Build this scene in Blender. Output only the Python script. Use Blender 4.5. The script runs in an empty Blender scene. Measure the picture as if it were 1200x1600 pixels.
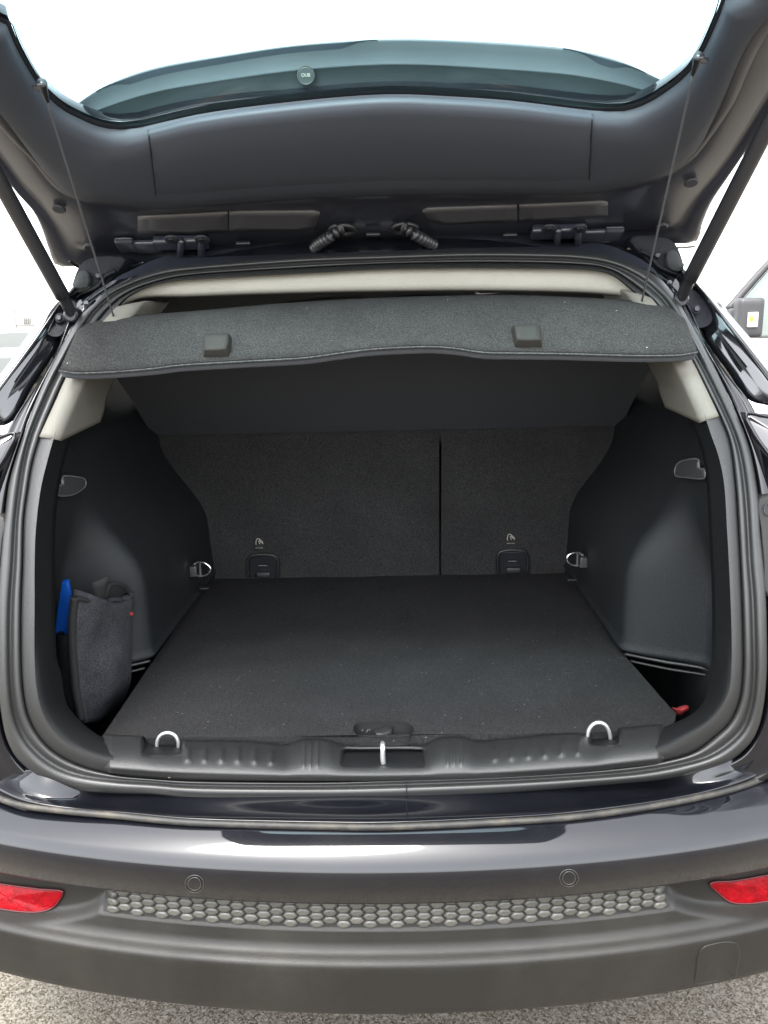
import bpy, bmesh, math, random
from mathutils import Vector, Matrix
random.seed(7)
R = math.radians
scene = bpy.context.scene

# ------------------------------------------------------------------ camera
F = 1225.0                                   # focal length in photograph pixels (1200 wide)
CAM = Vector((0.041, 0.0, 1.43))
PITCH, YAW, ROLL = R(13.3), R(1.413), R(1.43)
_f0 = Vector((-math.sin(YAW), math.cos(YAW), 0)); _r0 = Vector((math.cos(YAW), math.sin(YAW), 0)); _u0 = Vector((0, 0, 1))
FWD = _f0*math.cos(PITCH) - _u0*math.sin(PITCH)
_up = _u0*math.cos(PITCH) + _f0*math.sin(PITCH)
RIGHT = _r0*math.cos(ROLL) - _up*math.sin(ROLL)
UP = _up*math.cos(ROLL) + _r0*math.sin(ROLL)
cd = bpy.data.cameras.new('camera'); cam = bpy.data.objects.new('camera', cd); scene.collection.objects.link(cam)
cd.sensor_fit = 'HORIZONTAL'; cd.sensor_width = 36.0; cd.lens = 36.0*F/1200.0; cd.clip_start = 0.02; cd.clip_end = 2000
m = Matrix((RIGHT, UP, -FWD)).transposed().to_4x4(); m.translation = CAM; cam.matrix_world = m
scene.camera = cam

# ------------------------------------------------------------------ sky, sun, exposure
SUN_EL, SUN_AZ = R(66), R(205)               # azimuth clockwise from +Y: behind the camera, to its left
w = bpy.data.worlds.new('World'); scene.world = w; w.use_nodes = True
nt = w.node_tree; nt.nodes.clear()
sky = nt.nodes.new('ShaderNodeTexSky'); sky.sky_type = 'NISHITA'; sky.sun_disc = False
sky.sun_elevation = SUN_EL; sky.sun_rotation = SUN_AZ; sky.dust_density = 2.5; sky.air_density = 1.0; sky.ozone_density = 1.0
hs = nt.nodes.new('ShaderNodeHueSaturation'); hs.inputs['Saturation'].default_value = 0.2
bg = nt.nodes.new('ShaderNodeBackground'); bg.inputs['Strength'].default_value = 0.15
wo = nt.nodes.new('ShaderNodeOutputWorld')
nt.links.new(sky.outputs[0], hs.inputs['Color']); nt.links.new(hs.outputs[0], bg.inputs['Color']); nt.links.new(bg.outputs[0], wo.inputs['Surface'])
sl = bpy.data.lights.new('sun', 'SUN'); sl.energy = 0.7; sl.angle = R(25); sl.color = (1.0, 0.96, 0.9)
so = bpy.data.objects.new('sun', sl); scene.collection.objects.link(so)
sd = Vector((math.sin(SUN_AZ)*math.cos(SUN_EL), math.cos(SUN_AZ)*math.cos(SUN_EL), math.sin(SUN_EL)))
so.rotation_euler = sd.to_track_quat('Z', 'Y').to_euler(); so.location = sd*20
scene.view_settings.view_transform = 'Standard'; scene.view_settings.look = 'None'
scene.view_settings.exposure = 3.2; scene.view_settings.gamma = 1.0; scene.view_settings.use_curve_mapping = False

# ------------------------------------------------------------------ pixel -> place helpers
def ray(px, py): return RIGHT*((px-600)/F) - UP*((py-800)/F) + FWD
def atY(px, py, Y): d = ray(px, py); return CAM + d*((Y-CAM.y)/d.y)
def atZ(px, py, Z): d = ray(px, py); return CAM + d*((Z-CAM.z)/d.z)
def on(px, py, g, lo=0.5, hi=3.2):
    """first point along the ray where g(P) (negative near the camera) turns positive"""
    d = ray(px, py); a, b = lo, hi
    n = 24; prev = lo
    for i in range(1, n+1):
        t = lo + (hi-lo)*i/n
        if g(CAM+d*t) > 0: a, b = prev, t; break
        prev = t
    for _ in range(30):
        c = (a+b)/2
        if g(CAM+d*c) > 0: b = c
        else: a = c
    return CAM + d*b
def ss(a, b, x):
    if a == b: return float(x >= b)
    t = max(0.0, min(1.0, (x-a)/(b-a))); return t*t*(3-2*t)
def cr(pts, n, closed=False):
    """Catmull-Rom through pts (tuples), n samples evenly by arc length"""
    P = [Vector(p) for p in pts]; dense = []
    N = len(P); segs = N if closed else N-1
    for i in range(segs):
        if closed: p0, p1, p2, p3 = P[i-1], P[i], P[(i+1) % N], P[(i+2) % N]
        else:
            p1, p2 = P[i], P[i+1]
            p0 = P[i-1] if i > 0 else p1*2-p2
            p3 = P[i+2] if i+2 < N else p2*2-p1
        d1 = max((p1-p0).length, 1e-9)**.5; d2 = max((p2-p1).length, 1e-9)**.5; d3 = max((p3-p2).length, 1e-9)**.5
        m1 = ((p1-p0)/d1-(p2-p0)/(d1+d2)+(p2-p1)/d2)*d2; m2 = ((p2-p1)/d2-(p3-p1)/(d2+d3)+(p3-p2)/d3)*d2
        for k in range(16):
            t = k/16
            dense.append((2*p1-2*p2+m1+m2)*t**3 + (-3*p1+3*p2-2*m1-m2)*t*t + m1*t + p1)
    dense.append(P[0] if closed else P[-1])
    acc = [0.0]
    for a, b in zip(dense, dense[1:]): acc.append(acc[-1]+(b-a).length)
    out = []; j = 0; tot = acc[-1]; cnt = n if closed else n-1
    for i in range(n):
        s = tot*i/cnt
        while j < len(acc)-2 and acc[j+1] < s: j += 1
        dd = acc[j+1]-acc[j]; u = 0 if dd < 1e-12 else (s-acc[j])/dd
        out.append(dense[j].lerp(dense[j+1], min(1, max(0, u))))
    return out
def ylin(pts):
    """value of y at x on a smooth open line"""
    d = cr(pts, 240); xs = [p[0] for p in d]; ys = [p[1] for p in d]
    def g(x):
        if x <= xs[0]: return ys[0]+(x-xs[0])*(ys[1]-ys[0])/(xs[1]-xs[0])
        if x >= xs[-1]: return ys[-1]+(x-xs[-1])*(ys[-1]-ys[-2])/(xs[-1]-xs[-2])
        import bisect
        i = bisect.bisect_right(xs, x)-1; i = min(max(i, 0), len(xs)-2)
        return ys[i]+(x-xs[i])/(xs[i+1]-xs[i])*(ys[i+1]-ys[i])
    return g
def polar(pts, c, N):
    """closed contour resampled at N even angles round c"""
    d = cr(pts, 1600, True)
    a = sorted(((math.atan2(p[1]-c[1], p[0]-c[0]) % (2*math.pi)), (Vector((p[0]-c[0], p[1]-c[1]))).length) for p in d)
    a = [(a[-1][0]-2*math.pi, a[-1][1])] + a + [(a[0][0]+2*math.pi, a[0][1])]
    out = []; j = 0
    for i in range(N):
        th = 2*math.pi*i/N
        while a[j+1][0] < th: j += 1
        u = (th-a[j][0])/max(1e-9, a[j+1][0]-a[j][0]); r = a[j][1]+u*(a[j+1][1]-a[j][1])
        out.append(Vector((c[0]+r*math.cos(th), c[1]+r*math.sin(th))))
    return out

# ------------------------------------------------------------------ materials
ALB = 0.5                                    # whole-scene albedo level that goes with the exposure
def mat(name, col, rough=0.5, metal=0.0, spec=0.5, coat=0.0, coat_rough=0.03, sheen=0.0,
        var=0.0, var_scale=20.0, bump=0.0, bump_scale=300.0, bump2=0.0, bump2_scale=40.0,
        specks=0.0, speck_scale=90.0, speck_col=(.5, .5, .48), dust=0.0, dust_col=(.22, .2, .17), dust_scale=3.0,
        rough_var=0.0, stretch=(1, 1, 1), voro=0.0, voro_scale=200.0, col2=None, fiber=0.0, alb=True):
    if metal < .5 and alb:
        col = tuple(c*ALB for c in col); dust_col = tuple(c*ALB for c in dust_col); speck_col = tuple(c*ALB for c in speck_col)
    M = bpy.data.materials.new(name); M.use_nodes = True; t = M.node_tree; L = t.links.new
    b = t.nodes['Principled BSDF']
    b.inputs['Base Color'].default_value = (*col, 1); b.inputs['Roughness'].default_value = rough
    b.inputs['Metallic'].default_value = metal; b.inputs['Specular IOR Level'].default_value = spec
    b.inputs['Coat Weight'].default_value = coat; b.inputs['Coat Roughness'].default_value = coat_rough
    if sheen: b.inputs['Sheen Weight'].default_value = sheen; b.inputs['Sheen Roughness'].default_value = .5
    tc = t.nodes.new('ShaderNodeTexCoord'); mp = t.nodes.new('ShaderNodeMapping'); mp.inputs['Scale'].default_value = stretch
    L(tc.outputs['Object'], mp.inputs['Vector'])
    def noise(scale, det=4.0, rough_=.6):
        n = t.nodes.new('ShaderNodeTexNoise'); n.inputs['Scale'].default_value = scale; n.inputs['Detail'].default_value = det
        n.inputs['Roughness'].default_value = rough_; L(mp.outputs[0], n.inputs['Vector']); return n
    def ramp(src, lo, hi):
        r = t.nodes.new('ShaderNodeMapRange'); r.inputs['From Min'].default_value = lo; r.inputs['From Max'].default_value = hi
        L(src, r.inputs['Value']); return r
    def mix(fac, a, bb):
        x = t.nodes.new('ShaderNodeMix'); x.data_type = 'RGBA'
        if isinstance(fac, float): x.inputs[0].default_value = fac
        else: L(fac, x.inputs[0])
        for s, v in ((x.inputs[6], a), (x.inputs[7], bb)):
            if isinstance(v, tuple): s.default_value = (*v, 1)
            else: L(v, s)
        return x.outputs[2]
    cur = col
    if var:
        n = noise(var_scale); r = ramp(n.outputs[0], .3, .7)
        lo = tuple(c*(1-var) for c in col); hi = tuple(min(1, c*(1+var)) for c in col) if col2 is None else col2
        cur = mix(r.outputs[0], lo, hi)
    if fiber:
        n = noise(fiber, 2.0); r = ramp(n.outputs[0], .42, .62)
        def mul(k):
            x = t.nodes.new('ShaderNodeMix'); x.data_type = 'RGBA'; x.blend_type = 'MULTIPLY'; x.inputs[0].default_value = 1.0
            if isinstance(cur, tuple): x.inputs[6].default_value = (*cur, 1)
            else: L(cur, x.inputs[6])
            x.inputs[7].default_value = (k, k, k, 1); return x.outputs[2]
        a, bb = mul(.60), mul(1.45)
        cur = mix(r.outputs[0], a, bb)
    if voro:
        v = t.nodes.new('ShaderNodeTexVoronoi'); v.inputs['Scale'].default_value = voro_scale; L(mp.outputs[0], v.inputs['Vector'])
        sp = t.nodes.new('ShaderNodeSeparateColor'); L(v.outputs['Color'], sp.inputs[0])
        cur = mix(ramp(sp.outputs[0], 0, 1).outputs[0], mix(voro, cur, (0.01, .01, .01)), mix(voro*.6, cur, (.75, .72, .66)))
    if dust:
        n = noise(dust_scale, 6.0, .65); r = ramp(n.outputs[0], .45, .75)
        mm = t.nodes.new('ShaderNodeMath'); mm.operation = 'MULTIPLY'; mm.inputs[1].default_value = dust; L(r.outputs[0], mm.inputs[0])
        cur = mix(mm.outputs[0], cur, dust_col)
    if specks:
        v = t.nodes.new('ShaderNodeTexVoronoi'); v.inputs['Scale'].default_value = speck_scale; v.inputs['Randomness'].default_value = 1
        L(tc.outputs['Object'], v.inputs['Vector'])
        sp = t.nodes.new('ShaderNodeSeparateColor'); L(v.outputs['Color'], sp.inputs[0])
        g = t.nodes.new('ShaderNodeMath'); g.operation = 'GREATER_THAN'; g.inputs[1].default_value = 1-specks; L(sp.outputs[0], g.inputs[0])
        l = t.nodes.new('ShaderNodeMath'); l.operation = 'LESS_THAN'; l.inputs[1].default_value = .13; L(v.outputs['Distance'], l.inputs[0])
        a = t.nodes.new('ShaderNodeMath'); a.operation = 'MULTIPLY'; L(g.outputs[0], a.inputs[0]); L(l.outputs[0], a.inputs[1])
        cur = mix(a.outputs[0], cur, speck_col)
    if not isinstance(cur, tuple): L(cur, b.inputs['Base Color'])
    if rough_var:
        n = noise(5.0, 5.0); r = ramp(n.outputs[0], .3, .7)
        r.inputs['To Min'].default_value = max(.02, rough-rough_var); r.inputs['To Max'].default_value = min(1, rough+rough_var)
        L(r.outputs[0], b.inputs['Roughness'])
    prev = None
    for st, sc, dist in ((bump2, bump2_scale, .004), (bump, bump_scale, .0012)):
        if st:
            n = noise(sc, 3.0); bp = t.nodes.new('ShaderNodeBump'); bp.inputs['Strength'].default_value = st; bp.inputs['Distance'].default_value = dist
            L(n.outputs[0], bp.inputs['Height'])
            if prev: L(prev.outputs[0], bp.inputs['Normal'])
            prev = bp
    if prev: L(prev.outputs[0], b.inputs['Normal'])
    return M
PAINT = mat('blue_black_paint', (.006, .0065, .010), .30, coat=1.0, coat_rough=.035, bump2=.02, bump2_scale=7, rough_var=.06, dust=.12, dust_col=(.05, .05, .046), dust_scale=9)
PAINT_IN = mat('inner_paint', (.046, .050, .068), .36, coat=.55, coat_rough=.14, bump2=.05, bump2_scale=9, var=.25, var_scale=6)
GLOSSBLK = mat('gloss_black', (.010, .011, .014), .08, coat=1.0, coat_rough=.02)
PLASTIC = mat('grey_black_plastic', (.0165, .0155, .0135), .46, spec=.3, bump=.35, bump_scale=900, dust=.6, dust_col=(.046, .043, .036), dust_scale=4, rough_var=.1, stretch=(1, 1, .35))
for M_ in (PAINT,):
    b_ = M_.node_tree.nodes['Principled BSDF']; b_.inputs['Coat IOR'].default_value = 1.48; b_.inputs['Specular IOR Level'].default_value = .05
HEXM = mat('hex_plastic', (.10, .098, .088), .42, dust=.7, dust_col=(.17, .16, .13), dust_scale=30)
_t = HEXM.node_tree; _b = _t.nodes['Principled BSDF']; _src = _b.inputs['Base Color'].links[0].from_socket
_oi = _t.nodes.new('ShaderNodeObjectInfo'); _mr = _t.nodes.new('ShaderNodeMapRange'); _mr.inputs['To Min'].default_value = .68; _mr.inputs['To Max'].default_value = 1.0
_t.links.new(_oi.outputs['Random'], _mr.inputs['Value'])
_vm = _t.nodes.new('ShaderNodeVectorMath'); _vm.operation = 'SCALE'; _t.links.new(_src, _vm.inputs[0]); _t.links.new(_mr.outputs[0], _vm.inputs['Scale']); _t.links.new(_vm.outputs[0], _b.inputs['Base Color'])
HEXB = mat('hex_backing', (.008, .008, .0075), .6, dust=.4, dust_col=(.04, .036, .03), dust_scale=40)
RUBBER = mat('seal_rubber', (.031, .0315, .0312), .42, bump=.12, bump_scale=700, rough_var=.08, dust=.3, dust_col=(.05, .05, .047), dust_scale=7)
DIRTRUB = mat('dirty_rubber', (.02, .019, .017), .6, dust=.9, dust_col=(.11, .093, .064), dust_scale=26, bump=.5, bump_scale=250)
TRIM = mat('grained_black_trim', (.020, .0205, .0208), .44, bump=.6, bump_scale=620, rough_var=.05, dust=.18, dust_col=(.035, .035, .033), dust_scale=12)
SIDETRIM = mat('side_trim_plastic', (.022, .0245, .027), .52, spec=.25, bump=.9, bump_scale=520, rough_var=.06)
TGTRIM = mat('tailgate_trim', (.074, .083, .102), .55, spec=.3, bump=.2, bump_scale=900, rough_var=.05)
CARPET = mat('floor_carpet', (.035, .035, .036), .95, spec=.1, fiber=430, var=.12, var_scale=9, bump=1.0, bump_scale=500, bump2=.5, bump2_scale=60, specks=.09, speck_scale=110, speck_col=(.22, .22, .21))
SEATC = mat('seat_carpet', (.044, .044, .044), .95, spec=.1, fiber=420, var=.12, var_scale=7, bump=.9, bump_scale=420, bump2=.35, bump2_scale=14)
SHELFC = mat('shelf_carpet', (.057, .0565, .055), .95, spec=.1, fiber=560, var=.12, var_scale=14, bump=.9, bump_scale=600, specks=.02, speck_scale=120)
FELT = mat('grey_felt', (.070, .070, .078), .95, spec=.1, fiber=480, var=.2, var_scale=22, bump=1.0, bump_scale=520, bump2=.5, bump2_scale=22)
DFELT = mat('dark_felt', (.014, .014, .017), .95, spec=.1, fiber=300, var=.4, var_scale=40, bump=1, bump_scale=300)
WEB = mat('black_webbing', (.010, .010, .0105), .8, bump=.6, bump_scale=600)
BEIGE = mat('beige_trim', (.235, .225, .19), .6, spec=.3, bump=.25, bump_scale=700, var=.06, var_scale=5)
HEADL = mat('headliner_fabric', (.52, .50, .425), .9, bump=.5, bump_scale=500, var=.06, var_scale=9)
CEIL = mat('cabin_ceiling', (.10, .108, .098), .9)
METAL = mat('bright_steel', (.78, .78, .78), .26, metal=1.0, rough_var=.1)
WHITEM = mat('zinc_steel', (.62, .63, .63), .36, metal=.85, rough_var=.1)
DARKM = mat('dark_steel', (.03, .031, .035), .35, metal=.6)
STRUTM = mat('strut_black', (.022, .022, .026), .38, coat=.3, coat_rough=.2)
CORD = mat('cord', (.07, .07, .072), .8)
BLUE = mat('blue_card', (.004, .10, .52), .35, bump2=.2, bump2_scale=30)
REDC = mat('red_cloth', (.42, .02, .025), .8, bump=1, bump_scale=200, var=.3, var_scale=60)
SPOIL = mat('spoiler_plastic', (.24, .262, .285), .35, var=.12, var_scale=5, dust=.2, dust_col=(.3, .3, .3))
FRIT = mat('glass_frit', (.055, .062, .076), .3)
GREYT = mat('grey_clip', (.30, .29, .26), .35)
LABELW = mat('label_print', (.62, .6, .5), .6)
RETURN_SHADE = mat('shaded_return_trim', (.010, .011, .012), .6, spec=.2, bump=.8, bump_scale=520)  # black trim with the shade of the inward-facing return put into its colour
UNDERM = mat('shelf_board', (.11, .117, .13), .8, spec=.2, bump=.5, bump_scale=500)
PULLM = mat('pull_plastic', (.012, .012, .0125), .75, spec=.15)
RIMM = mat('rim_grey', (.22, .22, .215), .35)
COVERM = mat('cover_plastic', (.07, .071, .074), .36)
CLIPM = mat('clip_grey', (.09, .088, .08), .35)
CORNERP = mat('corner_primer', (.012, .013, .018), .55, spec=.15, bump2=.6, bump2_scale=60)
RINGM = mat('ring_grey', (.06, .06, .055), .5)
DISC = mat('grey_disc', (.07, .08, .08), .5)
ASPH = mat('asphalt', (.102, .078, .044), .9, spec=.2, var=.22, var_scale=3, voro=.30, voro_scale=260, bump=.7, bump_scale=260, bump2=.8, bump2_scale=110, dust=.25, dust_col=(.11, .092, .068))
WHITEP = mat('white_vehicle_paint', (.72, .72, .72), .3, coat=.6, alb=False)
GREYP = mat('mirror_plastic', (.05, .05, .053), .55)
TYRE = mat('tyre', (.02, .02, .02), .8); ALLOY = mat('alloy', (.5, .5, .52), .3, metal=.9)
CREAM = mat('cream_paint', (.3, .29, .27), .6); YEL = mat('yellow_sticker', (.7, .5, .05), .6)
def glassmat(name, tint, refl_rough=.01, strength=1.0):
    M = bpy.data.materials.new(name); M.use_nodes = True; t = M.node_tree; t.nodes.clear(); L = t.links.new
    o = t.nodes.new('ShaderNodeOutputMaterial'); tr = t.nodes.new('ShaderNodeBsdfTransparent'); tr.inputs[0].default_value = (*tint, 1)
    g = t.nodes.new('ShaderNodeBsdfGlossy'); g.inputs['Roughness'].default_value = refl_rough
    mx = t.nodes.new('ShaderNodeMixShader'); mx.inputs[0].default_value = .05*strength; L(tr.outputs[0], mx.inputs[1]); L(g.outputs[0], mx.inputs[2]); L(mx.outputs[0], o.inputs[0])
    return M
GLASS = glassmat('tinted_glass', (.66, .87, .90))
VGLASS = glassmat('pale_green_glass', (.5, .6, .56))
LENS = mat('red_lens', (.14, .0006, .003), .35, spec=.12, coat=.04, alb=False, bump2=.6, bump2_scale=120, var=.3, var_scale=60)
LENS.node_tree.nodes['Principled BSDF'].inputs['Subsurface Weight'].default_value = .0
SMOKE = mat('smoked_lamp', (.022, .016, .02), .1, coat=1.0, coat_rough=.03)

# ------------------------------------------------------------------ object helpers
COL = scene.collection
def link(name, me, mt, parent=None, smooth=True):
    o = bpy.data.objects.new(name, me); COL.objects.link(o)
    if mt and not me.materials: me.materials.append(mt)
    if smooth:
        for p in me.polygons: p.use_smooth = True
    if parent:
        o.parent = parent; o.matrix_parent_inverse = Matrix.Translation(-WLOC.get(parent.name, Vector()))
    return o
WLOC = {}
def empty(name, loc, label=None, cat=None, group=None):
    o = bpy.data.objects.new(name, None); COL.objects.link(o); o.location = loc; o.empty_display_size = .1
    WLOC[o.name] = Vector(loc); tag(o, label, cat, group); return o
def tag(o, label=None, cat=None, group=None, kind=None):
    if label: o['label'] = label
    if cat: o['category'] = cat
    if group: o['group'] = group
    if kind: o['kind'] = kind
    return o
def pydata(name, v, f, mt, parent=None, smooth=True):
    me = bpy.data.meshes.new(name); me.from_pydata([tuple(x) for x in v], [], f); me.update()
    bm = bmesh.new(); bm.from_mesh(me); bmesh.ops.recalc_face_normals(bm, faces=bm.faces); bm.to_mesh(me); bm.free()
    return link(name, me, mt, parent, smooth)
def gridmesh(name, rows, mt, parent=None, closed=False, smooth=True, caps=False):
    n = len(rows[0]); v = [p for r in rows for p in r]; f = []
    for i in range(len(rows)-1):
        for j in range(n if closed else n-1):
            k = (j+1) % n; f.append((i*n+j, i*n+k, (i+1)*n+k, (i+1)*n+j))
    if caps and closed: f.append(tuple(range(n))); f.append(tuple(range((len(rows)-1)*n, len(rows)*n)))
    return pydata(name, v, f, mt, parent, smooth)
def solid(o, th, off=-1, bevel=0):
    md = o.modifiers.new('solid', 'SOLIDIFY'); md.thickness = th; md.offset = off
    if bevel: b = o.modifiers.new('bev', 'BEVEL'); b.width = bevel; b.segments = 2; b.limit_method = 'ANGLE'
    return o
def tube(name, pts, rad, mt, parent=None, seg=10, closed=False, n=None, caps=True):
    P = cr(pts, n or len(pts)*8, closed) if n != 0 else [Vector(p) for p in pts]
    rows = []; N = len(P); up = None
    for i, p in enumerate(P):
        t = (P[(i+1) % N]-P[i-1]) if closed or 0 < i < N-1 else (P[1]-P[0] if i == 0 else P[-1]-P[-2])
        t.normalize()
        if up is None: up = Vector((0, 0, 1)) if abs(t.z) < .9 else Vector((1, 0, 0))
        s = t.cross(up)
        if s.length < 1e-6: s = t.orthogonal()
        s.normalize(); up = s.cross(t).normalized()
        r = rad(i/(N-1)) if callable(rad) else rad
        rows.append([p+s*(r*math.cos(2*math.pi*k/seg))+up*(r*math.sin(2*math.pi*k/seg)) for k in range(seg)])
    if closed: rows.append(rows[0])
    return gridmesh(name, rows, mt, parent, True, True, caps and not closed)
def box(name, c, s, mt, parent=None, bevel=.003, rot=None, smooth=True, seg=2):
    me = bpy.data.meshes.new(name); bm = bmesh.new(); bmesh.ops.create_cube(bm, size=1.0)
    for v in bm.verts: v.co = Vector((v.co.x*s[0], v.co.y*s[1], v.co.z*s[2]))
    if bevel: bmesh.ops.bevel(bm, geom=bm.edges[:], offset=bevel, segments=seg, affect='EDGES', profile=.7)
    if rot:
        for v in bm.verts: v.co = rot @ v.co
    for v in bm.verts: v.co += Vector(c)
    bmesh.ops.recalc_face_normals(bm, faces=bm.faces)
    bm.to_mesh(me); bm.free(); return link(name, me, mt, parent, smooth)
def patch(name, outline, mt, parent=None, bulge=0.0, normal=Vector((0, -1, 0)), depth=0.0, rings=(1, .93, .7, .35), flat=0):
    """filled star-shaped patch of 3D points with soft bulge along normal and a skirt of the given depth behind"""
    c = sum(outline, Vector())/len(outline); v = []; f = []; n = len(outline)
    if depth: v += [p-normal*depth for p in outline]
    for k in rings: v += [c+(p-c)*k+normal*(bulge*(min(1, (1-k)/flat) if flat else 1-k*k)) for p in outline]
    R_ = len(v)//n
    for i in range(R_-1):
        for j in range(n): f.append((i*n+j, i*n+(j+1) % n, (i+1)*n+(j+1) % n, (i+1)*n+j))
    v.append(c+normal*bulge)
    for j in range(n): f.append(((R_-1)*n+j, (R_-1)*n+(j+1) % n, len(v)-1))
    return pydata(name, v, f, mt, parent)
def mirror_list(pts): return pts
def cyl(name, c, axis, r, h, mt, parent=None, seg=20, bevel=.0):
    axis = Vector(axis).normalized(); s = axis.orthogonal().normalized(); u = axis.cross(s)
    prof = [(0, 0), (r-bevel, 0), (r, bevel), (r, h-bevel), (r-bevel, h), (0, h)] if bevel else [(0, 0), (r, 0), (r, h), (0, h)]
    rows = [[Vector(c)+axis*b+(s*math.cos(2*math.pi*k/seg)+u*math.sin(2*math.pi*k/seg))*a for k in range(seg)] for a, b in prof]
    o = gridmesh(name, rows, mt, parent, True, False)
    bm = bmesh.new(); bm.from_mesh(o.data); bmesh.ops.remove_doubles(bm, verts=bm.verts, dist=1e-6); bm.to_mesh(o.data); bm.free()
    return o

# ================================================================== ground
g = box('ground', (0, 0, -.05), (900, 900, .1), ASPH, bevel=0); tag(g, 'coarse tan grey asphalt ground', 'ground', kind='structure')

# ================================================================== the car
CARLOC = Vector((0, 3.2, 0))
car = empty('car', CARLOC, 'black hatchback car with its tailgate open and empty boot', 'car')

# ---- surface of the boot opening: Y as a function of height
def fo(z):
    return 1.13 + .37*(max(0.0, (z-.85)/.71))**1.7
def onop(px, py, off=0.0): return on(px, py, lambda P: P.y-(fo(P.z)+off))
CEN = (600, 830); NR = 360
R0 = [(600,1248),(450,1249),(300,1247),(238,1241),(169,1239),(124,1235),(90,1227),(65,1215),(45,1202),(25,1183),(11,1156),(2,1115),(-3,1050),(-4,985),(-2,921),(4,846),(8,809),(15,752),(24,719),(37,679),(51,639),(71,592),(90,555),(110,518),(131,487),(147,474),(161,459),(195,441),(219,430),(255,419),(300,414),(390,406),(480,400),(600,395),(740,391),(847,392),(897,394),(942,399),(973,407),(1000,418),(1015,425),(1034,438),(1051,457),(1062,474),(1075,496),(1094,530),(1112,566),(1129,599),(1148,640),(1159,666),(1171,700),(1180,743),(1185,781),(1187,827),(1191,865),(1196,921),(1198,985),(1198,1052),(1194,1097),(1187,1131),(1176,1156),(1158,1176),(1138,1190),(1117,1198),(1072,1211),(1027,1219),(960,1225),(800,1238)]
R1 = [(600,1226),(500,1228),(287,1226),(238,1222),(180,1218),(124,1210),(90,1198),(61,1178),(38,1151),(25,1120),(18,1075),(16,1007),(17,940),(21,884),(25,809),(32,752),(38,715),(48,677),(64,638),(85,592),(104,558),(125,520),(146,488),(162,472),(178,459),(205,446),(230,437),(262,429),(300,424),(390,417),(480,411),(600,407),(740,403),(847,404),(900,406),(940,411),(968,419),(992,431),(1010,443),(1028,459),(1042,474),(1065,512),(1083,545),(1100,577),(1118,613),(1136,652),(1150,687),(1159,724),(1166,781),(1169,827),(1172,884),(1176,931),(1178,985),(1179,1052),(1175,1097),(1162,1136),(1140,1160),(1106,1181),(1061,1194),(1005,1204),(960,1209),(800,1219)]
R2 = [(600,1218),(500,1221),(287,1219),(238,1216),(180,1210),(124,1195),(85,1174),(61,1149),(45,1118),(37,1079),(34,1030),(34,940),(36,884),(38,809),(43,771),(51,724),(62,687),(76,650),(96,604),(116,565),(136,528),(157,497),(170,482),(185,468),(210,453),(238,443),(268,435),(303,430),(390,424),(480,419),(600,413),(740,411),(847,412),(900,414),(935,417),(960,425),(983,440),(1000,453),(1016,467),(1030,482),(1053,518),(1070,548),(1088,578),(1106,614),(1125,652),(1139,687),(1148,752),(1153,827),(1157,902),(1160,985),(1160,1052),(1155,1093),(1140,1127),(1115,1151),(1084,1174),(1039,1188),(960,1199),(800,1211)]
R3 = [(600,1206),(450,1206),(287,1203),(238,1199),(175,1190),(126,1174),(99,1158),(79,1136),(65,1110),(57,1075),(54,1030),(54,940),(54,884),(56,827),(64,762),(73,724),(83,688),(96,650),(114,604),(134,560),(152,525),(168,500),(181,482),(194,467),(214,455),(240,445),(268,439),(303,436),(390,431),(480,426),(600,420),(740,418),(847,419),(898,420),(928,422),(955,428),(975,441),(990,454),(1006,467),(1018,480),(1040,518),(1058,552),(1076,588),(1090,620),(1102,652),(1112,682),(1122,710),(1131,752),(1136,827),(1140,902),(1143,985),(1143,1041),(1140,1075),(1129,1102),(1104,1131),(1072,1151),(1037,1172),(960,1188),(800,1199)]
q0, q1, q2, q3 = (polar(r, CEN, NR) for r in (R0, R1, R2, R3))
def band(a, b, k, h, base=0.0):
    """k+1 contour rows from a to b with bulge h(t) towards the camera"""
    return [[onop(*(a[i].lerp(b[i], t/k)), -h(t/k)+base) for i in range(NR)] for t in range(k+1)]
rows = [[onop(*q0[i], .035) for i in range(NR)]]
rows += band(q0, q1, 7, lambda t: .016*math.sin(math.pi*min(1, .12+.88*t))**.6 if t < 1 else 0.0)
rows += band(q1, q2, 5, lambda t: .012*max(0.0, math.sin(math.pi*t))**.7-.002)[1:]
rows += [[onop(*q2[i], .012) for i in range(NR)]]
gridmesh('boot_seal', rows, RUBBER, car, True)
rows = [[onop(*q2[i], .010) for i in range(NR)]]
rows += band(q2, q3, 5, lambda t: .004+.006*math.sin(math.pi*t*.6))
last = rows[-1]
R4 = [(88,930),(88,993),(90,1050),(98,1088),(120,1121),(148,1145),(170,1156),(285,1166),(600,1173),(900,1158),(1010,1144),(1050,1131),(1086,1112),(1106,1085),(1112,1050),(1112,1000),(1112,930),(1100,740),(1040,600),(930,470),(800,440),(400,445),(260,470),(150,600),(90,760)]
q4 = polar(R4, CEN, NR)
gridmesh('opening_trim', rows, TRIM, car, True)
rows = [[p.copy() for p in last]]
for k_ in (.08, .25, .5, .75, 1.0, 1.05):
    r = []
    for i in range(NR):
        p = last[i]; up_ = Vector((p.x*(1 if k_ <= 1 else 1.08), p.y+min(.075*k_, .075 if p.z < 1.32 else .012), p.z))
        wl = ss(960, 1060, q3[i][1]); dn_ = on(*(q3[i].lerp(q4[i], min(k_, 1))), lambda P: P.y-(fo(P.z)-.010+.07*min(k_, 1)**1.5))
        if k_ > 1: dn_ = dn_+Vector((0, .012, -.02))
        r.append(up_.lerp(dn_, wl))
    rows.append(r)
gridmesh('opening_return', rows, RETURN_SHADE, car, True)
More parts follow.
